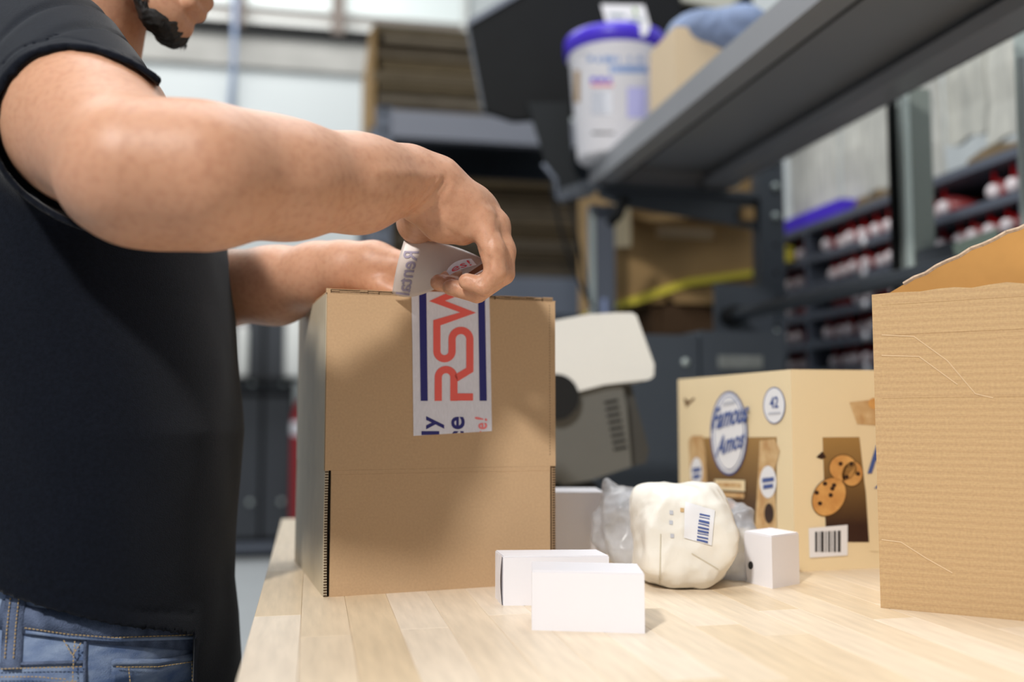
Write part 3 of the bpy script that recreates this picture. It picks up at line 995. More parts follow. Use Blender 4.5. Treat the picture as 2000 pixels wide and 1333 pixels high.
for r_, z in enumerate(levels):
    y = Y1 - 0.05
    cnt_ = 0
    while y > Y0 + .03:
        ncap = True
        step = 0.062 + random.uniform(-.003, .008)
        if min(abs(y - d) for d in (Y1, 2.83, 2.30, 1.86, Y0)) > 0.034 and not (random.random() < .07):
            zz = z + 0.0285
            if proto is None:
                proto = thing('capped_tube', '', 'tube', (RX + .03, y, zz))
                c0 = proto.location
                tube('tube_body', [c0, c0 + Vector((.2, 0, 0))], .026, M_red, proto, 12)
                tube('cap', [c0 + Vector((-.018, 0, -.004)), c0 + Vector((-.012, 0, -.004)), c0 + Vector((.004, 0, -.004))], [.012, .018, .019], M_cap, proto, 12)
                # small vertical pull tab
                box('tab', (c0.x - .006, y - .003, zz + .015), (c0.x + .002, y + .003, zz + .050), M_red, proto, .001)
                o = proto
            else:
                o = proto.copy(); COL.objects.link(o)
                for ch in list(proto.children):
                    if ch.name.startswith('cap') and r_ == 2 and random.random() < .75:  # caps left off middle ledge tubes to stand in for shadow there
                        ncap = False
                        continue
                    n_ = ch.copy(); COL.objects.link(n_); n_.parent = o
            o.location = (RX + .03 + random.uniform(-.012, .008), y, zz)
            o['label'] = ('red tube with a white cap, %s from the left on the %s ledge' if ncap else 'red tube, shadowed cap left off, %s from the left on the %s ledge') % (ORD[cnt_], names[r_])
            cnt_ += 1
            o['group'] = 'red tubes on the %s ledge' % names[r_]
        y -= step
ZT = levels[-1] + .104
# blue tray + yellow bin
q = hit(1560, 500, (RX + .02, 0, 0), Vector((1, 0, 0)))
bt = thing('blue_tray', 'bright blue shallow tray on top of the tube rack', 'tray', (RX + .1, 2.78, ZT))
bm = bmesh.new()
add_box(bm, (RX - .01, 2.62, ZT), (RX + .22, 3.02, ZT + .006))
fin('base', bm, M_lid, bt)
for lo, hi in (((RX - .01, 2.62, ZT + .006), (RX - .004, 3.02, ZT + .045)), ((RX + .214, 2.62, ZT + .006), (RX + .22, 3.02, ZT + .045)), ((RX - .004, 2.62, ZT + .006), (RX + .214, 2.626, ZT + .045)), ((RX - .004, 3.014, ZT + .006), (RX + .214, 3.02, ZT + .045))):
    box('side', lo, hi, M_lid, bt, .001)
yb = thing('yellow_bin', 'small yellow bin at the far left end of the top ledge', 'bin', (RX + .02, 2.95, levels[4]))
box('body', (RX - .028, 2.915, levels[4]), (RX - .012, 2.985, levels[4] + .045), M_yel, yb, .003)
box('lip', (RX - .034, 2.912, levels[4] + .040), (RX - .0285, 2.988, levels[4] + .05), M_yel, yb, .001)

# grey bundled sheets above the rack
ysheets = [3.04, 2.88, 2.74, 2.60, 2.46, 2.335, 2.22, 2.06, 1.90, 1.72, 1.56]
for i in range(len(ysheets) - 1):
    y1, y0 = ysheets[i], ysheets[i + 1]
    dx = random.uniform(-.012, .014)
    lo = ZT + (.012 if i not in (3, 4, 6) else .05 + .02 * (i % 3)) + (0.05 if i >= 6 else 0)
    bm = bmesh.new()
    vs = add_box(bm, (RX + .06 + dx, y0 + .002, lo), (RX + .075 + dx, y1 - .002, ZT + .62))
    bmesh.ops.subdivide_edges(bm, edges=[e for e in bm.edges if abs(e.verts[0].co.x - e.verts[1].co.x) < 1e-5], cuts=5, use_grid_fill=True)
    for v_ in bm.verts:
        v_.co.x += .004 * math.sin(v_.co.y * 37 + v_.co.z * 9 + i) + .003 * math.sin(v_.co.z * 31 + i)
        if v_.co.z < lo + .002:
            v_.co.z += .007 * math.sin(v_.co.y * 60 + i * 2)
    o = fin('grey_sheet', bm, M_sheet, None)
    tag(o, 'tall weathered grey sheet on top of the tube rack, %s from the left' % ORD[i], 'sheet', 'grey sheets above the tube rack')
for (ya, yb2, zz, lab) in ((2.37, 2.62, .0, 'torn brown cardboard under the grey sheets left of the slotted upright'), (1.60, 2.10, .0, 'torn brown cardboard under the grey sheets right of the slotted upright')):
    bm = bmesh.new()
    n = 9
    a_ = [bm.verts.new((RX + .03, ya + (yb2 - ya) * k / n, ZT + .002)) for k in range(n + 1)]
    b_ = [bm.verts.new((RX + .04, ya + (yb2 - ya) * k / n, ZT + .03 + .028 * abs(math.sin(k * 2.1)) * (1 - k / n * .5))) for k in range(n + 1)]
    for k in range(n):
        bm.faces.new((a_[k], a_[k + 1], b_[k + 1], b_[k]))
    bmesh.ops.solidify(bm, geom=bm.faces[:], thickness=.006)
    o = fin('torn_cardboard', bm, M_card_dark)
    tag(o, lab, 'cardboard')
gb = thing('green_label_holder', 'pale green metal holder poking above the big open box at right', 'holder', (1.36, 1.75, 1.38))
a = P(1868, 500, 1.91); c = P(1955, 470, 1.90)
slab('plate', [P(1860, 478, 1.91), P(1950, 445, 1.90), P(1945, 480, 1.90), P(1905, 505, 1.91), P(1870, 515, 1.91)], (.01, .01, 0), mat('pale_green', srgb(170, 190, 175), .5), gb, .002)
slab('arm', [P(1790, 490, 1.925), P(1865, 470, 1.91), P(1868, 500, 1.91), P(1790, 560, 1.925)], (.012, .012, 0), M_steel_dk, gb, .002)

# ================================================================== ITEMS ON THE SHELF
ZD = ZS + zlip
bc = Vector((0.792, 2.40, ZD + .0005))
bk = thing('plastic_bucket', 'white plastic bucket with a bright blue lid on the far end of the steel shelf', 'bucket', bc)
HB = 0.325
lathe('pail', [(0, 0), (.099, 0), (.104, .006), (.123, HB - .055), (.128, HB - .05), (.128, HB - .03), (.125, HB - .028), (.125, HB - .01)], bc, M_wplas if False else M_white, bk, 64)
lathe('lid', [(.126, HB - .040), (.138, HB - .038), (.139, HB - .002), (.135, HB + .006), (.122, HB + .006), (.116, HB - .004), (0, HB - .004)], bc, M_lid, bk, 64)


def on_cyl(px, py, c=bc, r0=.1045, r1=.1235, hh=HB - .055):
    r = ray(px, py)
    best = None
    lo_, hi_ = 1.8, 2.7
    for k in range(400):
        d = lo_ + (hi_ - lo_) * k / 400
        q = CAM + r * d
        t_ = min(1, max(0, (q.z - c.z) / hh))
        if (q.xy - c.xy).length < (r0 + (r1 - r0) * t_) + .0012:
            return q
    return CAM + r * 2.5


def cyl_patch(name, px0, py0, px1, py1, m, label=None):
    nx, ny = 6, 2
    vs = [on_cyl(px0 + (px1 - px0) * i / nx, py0 + (py1 - py0) * j / ny) for j in range(ny + 1) for i in range(nx + 1)]
    me = bpy.data.meshes.new(name)
    me.from_pydata(vs, [], [(j * (nx + 1) + i, j * (nx + 1) + i + 1, (j + 1) * (nx + 1) + i + 1, (j + 1) * (nx + 1) + i) for j in range(ny) for i in range(nx)])
    return link_mesh(name, me, m, bk, label)
M_bl = mat('bluish_print', srgb(120, 145, 190), .4)
M_gy = mat('grey_print', srgb(190, 192, 200), .4)
M_vio = mat('violet_print', srgb(180, 178, 222), .4)
cyl_patch('print_block', 1148, 110, 1270, 122, M_bl)
cyl_patch('print_block', 1190, 128, 1274, 142, M_bl)
cyl_patch('print_block', 1154, 178, 1196, 224, M_gy)
cyl_patch('print_block', 1225, 170, 1262, 230, M_vio)
cyl_patch('print_line', 1154, 164, 1198, 168, M_redp, 'red line')
cyl_patch('print_line', 1156, 258, 1200, 262, M_blk, 'dark line')
cyl_patch('print_line', 1120, 102, 1148, 106, M_gy)
cyl_patch('picture', 1122, 138, 1132, 200, M_card_bg, 'brown printed picture')
for k in range(3):
    cyl_patch('print_letter', 1154 + k * 15, 151, 1164 + k * 15, 161, M_lid, 'blue letter block')
# card on the lid
cdx = thing('product_card', 'small white card with a green leaf mark standing on the bucket lid', 'card', P(1222, 58, 2.36))
def CP(px, py, d=2.45):
    return P(px, py, d)
slab('card_face', [CP(1174, 8), CP(1258, 10), CP(1270, 52), CP(1262, 70), CP(1200, 70), CP(1182, 38)], FW * .004, M_white, cdx)
slab('leaf_mark', [CP(1238, 14), CP(1246, 22), CP(1241, 30), CP(1236, 22)], FW * -.001, mat('leaf_green', srgb(120, 160, 60), .5), cdx, label='green leaf')
pc = Plane(CP(1220, 30, 2.448), FW)
text('lettering', 'TEAK', quadmap(pc, (1190, 40), (1262, 46), (1188, 24)), mat('card_grey', srgb(120, 140, 150), .5), cdx) if False else None
flat('mark', [[CP(1190, 26, 2.448), CP(1220, 28, 2.448), CP(1221, 34, 2.448), CP(1190, 32, 2.448)], [CP(1228, 34, 2.448), CP(1256, 36, 2.448), CP(1257, 42, 2.448), CP(1228, 40, 2.448)]], mat('mark_grey', srgb(150, 165, 170), .5), cdx)

# beige carton w blue bag on shelf
q = Vector((0.85, 1.96, ZD))
cb2 = thing('beige_carton', 'beige carton under crumpled blue grey plastic on the overhead shelf', 'carton', q)
box('drum', (q.x - .085, q.y - .06, q.z), (q.x + .10, q.y + .10, q.z + .168), mat('beige_board', srgb(206, 184, 152), .7), cb2, .004)
pr = [ellip(q + Vector((.005, .0, .175)), (.085, .09, .055), .02), ellip(q + Vector((.07, -.05, .17)), (.07, .08, .06), .02)]
v_, f_ = mesh_field([(lambda p, g=p_: g[0](p) + .006 * np.abs(wob(p, 90, 3)), p_[1], p_[2] + .01, p_[3]) for p_ in pr], .005)
link_mesh('plastic_cover', np_mesh('plastic_cover', v_, f_), M_rug, cb2, 'crumpled blue grey plastic', True)
bx_ = thing('blue_container', 'dark blue container behind the white bucket on the shelf', 'container', (1.00, 2.30, ZD))
lathe('body', [(0, 0), (.055, 0), (.06, .01), (.06, .23), (.04, .25), (0, .25)], bx_.location, mat('deep_blue', srgb(40, 30, 140), .4), bx_, 28)
lathe('cap', [(0, .24), (.03, .245), (.03, .27), (0, .27)], bx_.location, mat('deep_blue2', srgb(30, 24, 110), .4), bx_, 20)

# monitor
mo = thing('monitor', 'black monitor seen from behind tilted on an arm left of the bucket', 'monitor', P(1080, 380, 2.6))
dm = 2.75
cs = [P(914, 46, dm), P(1022, -18, dm), P(1330, -40, dm), P(1330, 160, dm), P(1100, 228, dm), P(1000, 232, dm), P(946, 214, dm)]
slab('housing', cs, FW * .05, M_black, mo, .005)
def bar(name, a, c, w_, dd, m, parent, dep=.02):
    a_, c_ = Vector(a), Vector(c)
    d = (c_ - a_).normalized()
    n_ = d.cross(FW).normalized() * w_
    return slab(name, [a_ - n_, c_ - n_, c_ + n_, a_ + n_], FW * dep, m, parent, .001)
bar('bezel', P(914, 44, dm - .006), P(1024, -19, dm - .006), .0075, 0, M_steel, mo, .05)
bar('bezel', P(912, 48, dm - .006), P(944, 216, dm - .006), .004, 0, M_steel_dk, mo, .05)
dz_ = dm - .05
pl = [P(1030, 200, dz_), P(1112, 200, dz_), P(1120, 330, dz_), P(1145, 380, dz_), P(1090, 380, dz_), P(1062, 300, dz_)]
slab('arm', pl, FW * .04, mat('arm_grey', srgb(30, 33, 35), .6, spec=.2), mo, .004)
slab('arm_foot', [P(1084, 372, dm - .12), P(1170, 345, dm - .12), P(1160, 378, dm - .12), P(1098, 396, dm - .12)], FW * .05, M_steel_dk, mo, .003)
tube('arm_edge', [P(1060, 320, dm - .14), P(1085, 350, dm - .14), P(1088, 388, dm - .14), P(1130, 384, dm - .14)], .006, M_steel, mo, 8)

# dark equipment behind the shelf items
eq = thing('black_cabinet', 'black equipment panel behind the bucket and shelf goods', 'equipment', P(1400, 100, 3.1))
slab('panel', [P(1310, -60, 3.0), P(1470, -60, 3.0), P(1470, 12, 3.0), P(1440, 8, 3.0), P(1350, 60, 3.0), P(1310, 120, 3.0)], FW * .06, M_void, eq)
slab('pale_cover', [P(1290, -20, 2.95), P(1330, 0, 2.95), P(1420, 20, 2.95), P(1460, -20, 2.95), P(1460, -60, 2.95), P(1290, -60, 2.95)], FW * .03, mat('pale_board', srgb(180, 178, 165), .7), eq, label='pale board')

# ================================================================== WORKBENCH
TX0, TX1, TY0, TY1, TZ = -0.047, 1.17, -0.25, 1.66, 0.90
tb = thing('workbench', 'long pale butcher block workbench filling the foreground under the boxes', 'workbench', ((TX0 + TX1) / 2, (TY0 + TY1) / 2, 0))
W_ = 0.0405
nst = int(round((TX1 - TX0) / W_))
W_ = (TX1 - TX0) / nst
rr = random.Random(3)
meshes = {}
for i in range(nst):
    y = TY0 - rr.uniform(0, .3)
    while y < TY1:
        L = rr.choice((0.24, 0.32, 0.40, 0.48))
        ya, yb_ = max(y, TY0), min(y + L, TY1)
        y += L
        if yb_ - ya < .01:
            continue
        x0 = TX0 + i * W_
        key = round(yb_ - ya, 4)
        if key not in meshes:
            bm = bmesh.new()
            add_box(bm, (0.00008, 0.00008, -0.042), (W_ - .00008, key - .00008, 0))
            es = [e for e in bm.edges if all(v.co.z > -.001 for v in e.verts)]
            bmesh.ops.bevel(bm, geom=es, offset=.0004, segments=1, affect='EDGES')
            me = bpy.data.meshes.new('stave'); bmesh.ops.recalc_face_normals(bm, faces=bm.faces); bm.to_mesh(me); bm.free()
            me.materials.append(M_wood)
            meshes[key] = me
        o = bpy.data.objects.new('stave', meshes[key])
        COL.objects.link(o)
        o.parent = tb
        o.location = (x0 - tb.location.x, ya - tb.location.y, TZ)
box('under_panel', (TX0 + .004, TY0 + .004, TZ - .060), (TX1 - .004, TY1 - .004, TZ - .0425), M_card_dark, tb)
for x_, y_ in ((TX0 + .10, TY0 + .1), (TX1 - .16, TY0 + .1), (TX0 + .10, TY1 - .16), (TX1 - .16, TY1 - .16)):
    box('leg', (x_, y_, 0), (x_ + .06, y_ + .06, TZ - .06), M_steel, tb, .004)
box('apron', (TX0 + .1, TY0 + .12, TZ - .16), (TX0 + .12, TY1 - .12, TZ - .06), M_steel, tb)
box('apron', (TX1 - .12, TY0 + .12, TZ - .16), (TX1 - .10, TY1 - .12, TZ - .06), M_steel, tb)

# ================================================================== MAIN CARDBOARD BOX
az = math.radians(7.35)
Wd = Vector((math.cos(az), math.sin(az), 0)); Dd = Vector((-math.sin(az), math.cos(az), 0))
A0 = T(631, 1168)
Wb = solve(lambda t_: A0 + Wd * t_ + Vector((0, 0, .15)), 1085, 0, .05, .6)
Hb = solve(lambda t_: A0 + Vector((0, 0, t_)), 572, 1, .05, .6)
Lb = solve(lambda t_: A0 + Dd * t_ + Vector((0, 0, .2)), 581, 0, .02, .8)
Lb = min(max(Lb, .16), .34)
print('BOX', A0, Wb, Hb, Lb)
bx = thing('cardboard_box', 'brown corrugated box being taped shut in the centre of the bench', 'box', A0, az)
BM = WM[bx.name]
th = .0045
zc_ = Hb * (1168 - 922) / 600.0   # slot height
g = .0042


def lb(name, lo, hi, m=M_card, bevel=.0008, label=None, kind=None):
    return box(name, lo, hi, m, bx, bevel, local=True, label=label, kind=kind)


lb('front_panel', (0, 0, zc_ + .0002), (Wb, th, Hb), bevel=0)
lb('front_flap', (.0062, .0001, 0), (Wb - .0062, th, zc_ + .0001), bevel=0, label='front lower flap standing on the bench')
lb('back_panel', (0, Lb - th, 0), (Wb, Lb, Hb))
lb('side_panel', (-.0005, th, zc_), (th, Lb - th, Hb), M_card_side, label='greyer side panel covered with clear tape')
lb('side_panel', (Wb - th, th, zc_), (Wb, Lb - th, Hb))
# left lower flap slightly splayed, right one straight
bm = bmesh.new()
n = 8
pr_ = []
for k in range(n + 1):
    t_ = k / n
    pr_.append((.0002 - .0008 * math.sin(t_ * math.pi), zc_ * (1 - t_)))
vsA = [[bm.verts.new((x, y, z)) for (x, z) in pr_] for y in (.0012, Lb - .03, Lb - .005)]
for k in range(n):
    # lower rear corner is cut off, as the flap's diagonal edge shows
    for r_ in range(2):
        bm.faces.new((vsA[r_][k], vsA[r_][k + 1], vsA[r_ + 1][k + 1], vsA[r_ + 1][k]))
bmesh.ops.recalc_face_normals(bm, faces=bm.faces)
bmesh.ops.solidify(bm, geom=bm.faces[:], thickness=.0036)
fin('side_flap', bm, M_card_side, bx, local=True, label='left lower flap with dark open slot beside it')
lb('side_flap', (Wb - .0036, .0015, 0), (Wb + .0002, Lb - .005, zc_))
# raw edges: fluted dark edges in the slots
bmf = bmesh.new()
nfl = 46
for sx_, x_ in ((0, .0003), (1, Wb - .0034)):
    for k in range(nfl):
        z = zc_ * (k + .5) / nfl
        add_box(bmf, (x_, .0006, z - zc_ / nfl * .22), (x_ + .0032, .0014, z + zc_ / nfl * .22))
fin('fluted_edge', bmf, M_card_edge, bx, local=True, kind='stuff', label='dark ribbed raw edges of the lower flaps')
lb('slot_shade', (.0042, .006, .002), (.0075, .012, zc_), M_void)  # black strip in each open slot stands in for the shade inside
lb('slot_shade', (Wb - .0075, .006, .002), (Wb - .0042, .012, zc_), M_void)
# crease
bm = bmesh.new()
add_tube(bm, [(.006, .0002, zc_ * .965), (Wb - .006, .0001, zc_ * .965)], .0003, 8)
fin('crease', bm, M_card, bx, local=True)
# top: two layers of double wall flaps
lb('top_flap', (0.002, .0013, Hb + .0002), (Wb - .003, Lb * .5 - .001, Hb + .0038), M_card, .0005)
lb('top_flap', (0.002, Lb * .5 + .001, Hb + .0002), (Wb - .003, Lb - .001, Hb + .0038), M_card, .0005)
lb('top_edge_core', (.003, -.0001, Hb + .0001), (Wb - .003, .0012, Hb + .0036), M_card_edge, 0, label='dark brown fluted core of the top edge')
bmf = bmesh.new()
x = .004
rj = random.Random(9)
while x < Wb - .004:
    wv = rj.uniform(.004, .012)
    for zz in (Hb + .0001, Hb + .0019 + rj.uniform(-.0004, .0004), Hb + .0036):
        add_box(bmf, (x, -.0004, zz), (x + wv, .0010, zz + .0005 + rj.uniform(0, .0004)))
    x += wv + rj.uniform(-.001, .0015)
fin('top_liner_edge', bmf, M_card, bx, local=True, kind='stuff', label='ragged paper liners along the top edge')
# corner nubs
lb('corner_nub', (-.001, 0, Hb), (.004, .004, Hb + .0045), M_card, .001)
lb('corner_nub', (Wb - .004, 0, Hb), (Wb + .0005, .004, Hb + .001), M_card, .0005)
# perforation line at the right
bmf = bmesh.new()
xk = Wb - .0066
z = zc_ + .012
while z < Hb - .003:
    add_box(bmf, (xk, -.00015, z), (xk + .0005, .0003, z + .0016))
    z += .003
fin('perforation', bmf, M_card_edge, bx, local=True, kind='stuff', label='dotted perforation line at the right edge')

# ---- tape on the front
nrm = (BM.to_3x3() @ Vector((0, -1, 0)))
FP = Plane(A0, nrm, .0003)


def tp(cx, cy):
    return (790 + cx / 4.442, 560 + cy / 4.442)


tape = thing('packing_tape', 'white printed paper tape stuck down the front of the box and held by the hand', 'tape', FP(880, 850), 0)
M_ = 4
tpoly = [(60, 40), (735, 60), (745, 500), (758, 1255), (78, 1297), (68, 500)]
pts = [FP(*tp(*p), 1) for p in tpoly]
slab('strip', pts, nrm * .0003, M_tape, tape)
inw = lambda p, k=3: FP(*tp(*p), k)
navy = [[(127, 40), (190, 40), (202, 993), (141, 993)], [(638, 50), (697, 50), (715, 993), (653, 993)]]
for p in navy:
    flat('navy_stripe', [[inw(q) for q in p]], M_navy, tape, 'navy blue stripe')
Rr = [(293, 993), (293, 789)] + arc(361, 789, 68, 180, 360, 14)[1:] + [(429, 993)]
foot = [(455, 959), (595, 959)]
Ss = [(446, 797), (567, 723), (567, 458)] + arc(490, 458, 77, 0, -180, 14)[1:] + [(413, 561)] + arc(347, 561, 66, 0, 180, 14)[1:] + [(281, 315), (552, 226), (283, 125), (470, 45)]
for nm, strokes in (('letter_r', (Rr, foot)), ('letter_s_w', (Ss,))):
    qs = []
    for s_ in strokes:
        for qd in ribbon2d(s_, 63):
            qs.append([inw(p) for p in qd])
    flat('coral_lettering', qs, M_coral, tape, 'coral red lettering RSW reading upwards')


def tape_text(body, ll, lr, ul, m, bold=.02, shear=0):
    text('small_lettering', body, quadmap(FP, tp(*ll), tp(*lr), tp(*ul), 3), m, tape, shear, bold)


tape_text('y', (345, 1240), (345, 1125), (188, 1240), M_navy)
tape_text('e', (523, 1240), (523, 1130), (405, 1240), M_navy)
tape_text('e', (718, 1240), (718, 1183), (640, 1240), M_pink)
tape_text('!', (718, 1168), (718, 1128), (610, 1172), M_pink, .015, .2)
flat('small_lettering', [[inw(p) for p in ((147, 1256), (302, 1256), (302, 1285), (147, 1290))], [inw(p) for p in ((412, 1276), (430, 1256), (470, 1256), (455, 1273))], [inw(p) for p in ((488, 1272), (482, 1256), (512, 1256), (516, 1271))]], M_navy, tape)
flat('small_lettering', [[inw(p) for p in ((650, 1264), (655, 1255), (668, 1256), (664, 1263))]], M_pink, tape)

# ---- the lifted loop of tape
def bez(a, b_, c, d, t_):
    return a * (1 - t_) ** 3 + b_ * 3 * t_ * (1 - t_) ** 2 + c * 3 * t_ * t_ * (1 - t_) + d * t_ ** 3
def curve(pp):
    pp = [P(*p) for p in pp]
    return lambda t_: bez(*pp, t_)
c_top = curve([(789, 471, .945), (832, 463, .935), (900, 478, .915), (950, 510, .893)])
c_bot = curve([(766, 574, .958), (812, 594, .940), (848, 560, .920), (905, 540, .900)])
NU, NV = 26, 14
def loop(s_, t_):
    a_, b_ = c_top(s_), c_bot(s_)
    p = a_.lerp(b_, t_)
    # belly of the strip
    p += FW * (-.010 * math.sin(math.pi * t_) * (1 - s_) + .006 * math.sin(math.pi * s_))
    return p
bm = bmesh.new()
gv = [[bm.verts.new(loop(i / NU, j / NV)) for i in range(NU + 1)] for j in range(NV + 1)]
for j in range(NV):
    for i in range(NU):
        bm.faces.new((gv[j][i], gv[j][i + 1], gv[j + 1][i + 1], gv[j + 1][i]))
bmesh.ops.recalc_face_normals(bm, faces=bm.faces)
bmesh.ops.solidify(bm, geom=bm.faces[:], thickness=.0003)
fin('lifted_strip', bm, M_tapeback, tape, smooth=True, label='loose loop of tape with mirrored print')
vs_, fs_ = text_geo('Rental', 0, .01)
# reading downwards, mirrored
ctr = []
for s_, t_ in vs_:
    ss = .28 - t_ * -1 * 0 - (t_) * .20 if False else .10 + .20 * (t_)
    ctr.append(loop(.05 + .20 * (1 - t_), .20 + .78 * s_) - FW * .0010)
me = bpy.data.meshes.new('mirrored_lettering'); me.from_pydata(ctr, [], fs_)
link_mesh('mirrored_lettering', me, M_purple, tape, 'faded purple mirrored word Rental')
# small inner fold with red print
c1 = curve([(874, 532, .915), (884, 512, .913), (905, 508, .910), (922, 508, .905)])
c2 = curve([(880, 540, .915), (895, 530, .913), (915, 524, .910), (932, 520, .905)])
bm = bmesh.new()
gv = [[bm.verts.new(c1(i / 10).lerp(c2(i / 10), j / 4) - FW * .014) for i in range(11)] for j in range(5)]
for j in range(4):
    for i in range(10):
        bm.faces.new((gv[j][i], gv[j][i + 1], gv[j + 1][i + 1], gv[j + 1][i]))
fin('folded_end', bm, M_tape, tape, smooth=True, label='folded end with red print')
vs_, fs_ = text_geo('es!', 0, .0)
me = bpy.data.meshes.new('red_lettering'); me.from_pydata([c1(.15 + .7 * s_).lerp(c2(.15 + .7 * s_), .9 - .7 * t_) - FW * .0148 for s_, t_ in vs_], [], fs_)
link_mesh('red_lettering', me, M_redp, tape, 'small red lettering on the fold')

# ================================================================== COOKIE CARTON
C0 = T(1553, 1117)
Hc = solve(lambda t_: C0 + Vector((0, 0, t_)), 722, 1, .05, .6)
Lc = solve(lambda t_: C0 + Vector((0, t_, Hc * .5)), 1326, 0, .05, .8)
Wc = .27
print('COOKIE', C0, Hc, Lc)
ck = thing('snack_carton', 'cream printed snack carton with cookie pictures behind the small white boxes', 'box', C0)
box('carton', (C0.x, C0.y, TZ), (C0.x + Wc, C0.y + Lc, TZ + Hc), M_cream, ck, .003)
PL = Plane((C0.x, C0.y, 1), (-1, 0, 0), .0004)
PF = Plane((C0.x, C0.y, 1), (0, -1, 0), .0004)


def kp(x, y):
    return (1300 + x / 3.1, 700 + y / 3.1)


def art(name, poly, m, pl=PL, k=1, label=None):
    return flat(name, [[pl(*kp(*p), k) for p in poly]], m, ck, label)


art('brown_panel', [(150, 483), (672, 478), (668, 1040), (150, 1010)], M_grad, PL, 1, 'brown graduated panel')
for nm, poly, ov in (('left', [(138, 500), (160, 470), (225, 470), (240, 560), (262, 1000), (165, 1000)], (187, 690, 36, 88)), ('right', [(570, 500), (660, 490), (690, 560), (660, 680), (672, 1040), (540, 1040), (560, 700)], (620, 750, 50, 98))):
    art('packet_print', poly, M_tanp, PL, 2)
    art('packet_oval', ellipse(*ov), M_whitep, PL, 3)
    art('packet_lettering', [(ov[0] - ov[2] * .7, ov[1] - 22), (ov[0] + ov[2] * .7, ov[1] - 30), (ov[0] + ov[2] * .7, ov[1] - 5), (ov[0] - ov[2] * .7, ov[1] + 5)], M_bluep, PL, 4)
    art('packet_lettering', [(ov[0] - ov[2] * .6, ov[1] + 18), (ov[0] + ov[2] * .6, ov[1] + 10), (ov[0] + ov[2] * .6, ov[1] + 35), (ov[0] - ov[2] * .6, ov[1] + 45)], M_bluep, PL, 4)
    art('packet_cookie', ellipse(ov[0] + 5, ov[1] + 190, 28, 60), M_choc, PL, 4)
art('oval_rim', ellipse(383, 455, 112, 255), M_bluep, PL, 4)
art('oval', ellipse(383, 455, 104, 243), M_whitep, PL, 5)
art('oval_rim_gap', ellipse(383, 455, 92, 226), M_bluep, PL, 6)
art('oval_centre', ellipse(383, 455, 88, 220), M_whitep, PL, 7)
text('lettering', 'Famous', quadmap(PL, kp(272, 440), kp(492, 385), kp(292, 305), 9), M_bluep, ck, .25, .025)
text('lettering', 'Amos', quadmap(PL, kp(300, 600), kp(470, 540), kp(312, 480), 9), M_bluep, ck, .25, .025)
art('small_lettering', [(345, 268), (420, 255), (420, 278), (345, 290)], M_gy, PL, 8)
art('badge_rim', ellipse(657, 287, 67, 112), M_bluep, PL, 2)
art('badge', ellipse(657, 287, 62, 106), M_whitep, PL, 3)
text('badge_number', '42', quadmap(PL, kp(630, 305), kp(682, 300), kp(630, 235), 4), M_bluep, ck, 0, .02)
art('badge_line', [(622, 330), (695, 325), (695, 338), (622, 343)], M_gy, PL, 4)
art('cream_label', [(297, 735), (480, 740), (480, 808), (297, 796)], M_cream, PL, 5)
art('label_text', [(315, 753), (455, 757), (455, 785), (315, 778)], M_tanp, PL, 6)
art('label_text', [(305, 810), (475, 820), (475, 850), (305, 838)], M_tanp, PL, 5)
art('orange_piece', ellipse(378, 890, 42, 26), M_orange, PL, 5)
art('squiggle', [(115, 240), (140, 262), (170, 238), (178, 246), (142, 280), (125, 300), (110, 250)], M_brownp, PL, 1)
# right face
art('brown_panel', [(950, 480), (1190, 478), (1232, 1115), (972, 1115)], M_grad, PF, 1, 'brown graduated panel')
art('packet_print', [(1108, 262), (1420, 225), (1420, 1180), (1238, 1170), (1235, 960), (1205, 760), (1170, 440)], M_cream, PF, 2)
art('cookie_crumbs', [(1112, 268), (1420, 232), (1420, 380), (1300, 410), (1160, 400)], M_tanp, PF, 3)
art('cookie_print', ellipse(1265, 275, 38, 34), M_cookie, PF, 4)
text('lettering', 'F', quadmap(PF, kp(1222, 700), kp(1345, 690), kp(1232, 530), 4), M_bluep, ck, .3, .02)
text('lettering', 'A', quadmap(PF, kp(1262, 790), kp(1350, 785), kp(1265, 730), 4), M_bluep, ck, .3, .02)
for (cx, cy, rx, ry, ro) in ((1075, 665, 82, 78, 0), (1130, 700, 62, 74, .2), (990, 840, 92, 122, .55)):
    art('cookie_rim', ellipse(cx, cy, rx + 5, ry + 5, 28, ro), M_brownp, PF, 3)
    art('cookie_print', ellipse(cx, cy, rx, ry, 28, ro), M_cookie, PF, 4)
for (cx, cy) in ((1060, 640), (1125, 640), (1165, 700), (1095, 720), (1020, 770), (915, 815), (1000, 830), (935, 880), (1010, 790), (965, 760)):
    art('chip_print', ellipse(cx, cy, 14, 13, 8), M_choc, PF, 5)
art('chip_print', [(912, 600), (950, 565), (972, 600), (945, 612)], M_choc, PF, 2)
art('barcode_label', [(866, 1030), (1102, 1010), (1102, 1195), (872, 1210)], M_whitep, PF, 3)
for k_, (x_, w_) in enumerate(((905, 14), (928, 5), (940, 18), (968, 6), (984, 12), (1004, 5), (1018, 14), (1042, 18))):
    art('barcode_bar', [(x_, 1052 - k_), (x_ + w_, 1052 - k_), (x_ + w_, 1175), (x_, 1175)], M_blk, PF, 4)

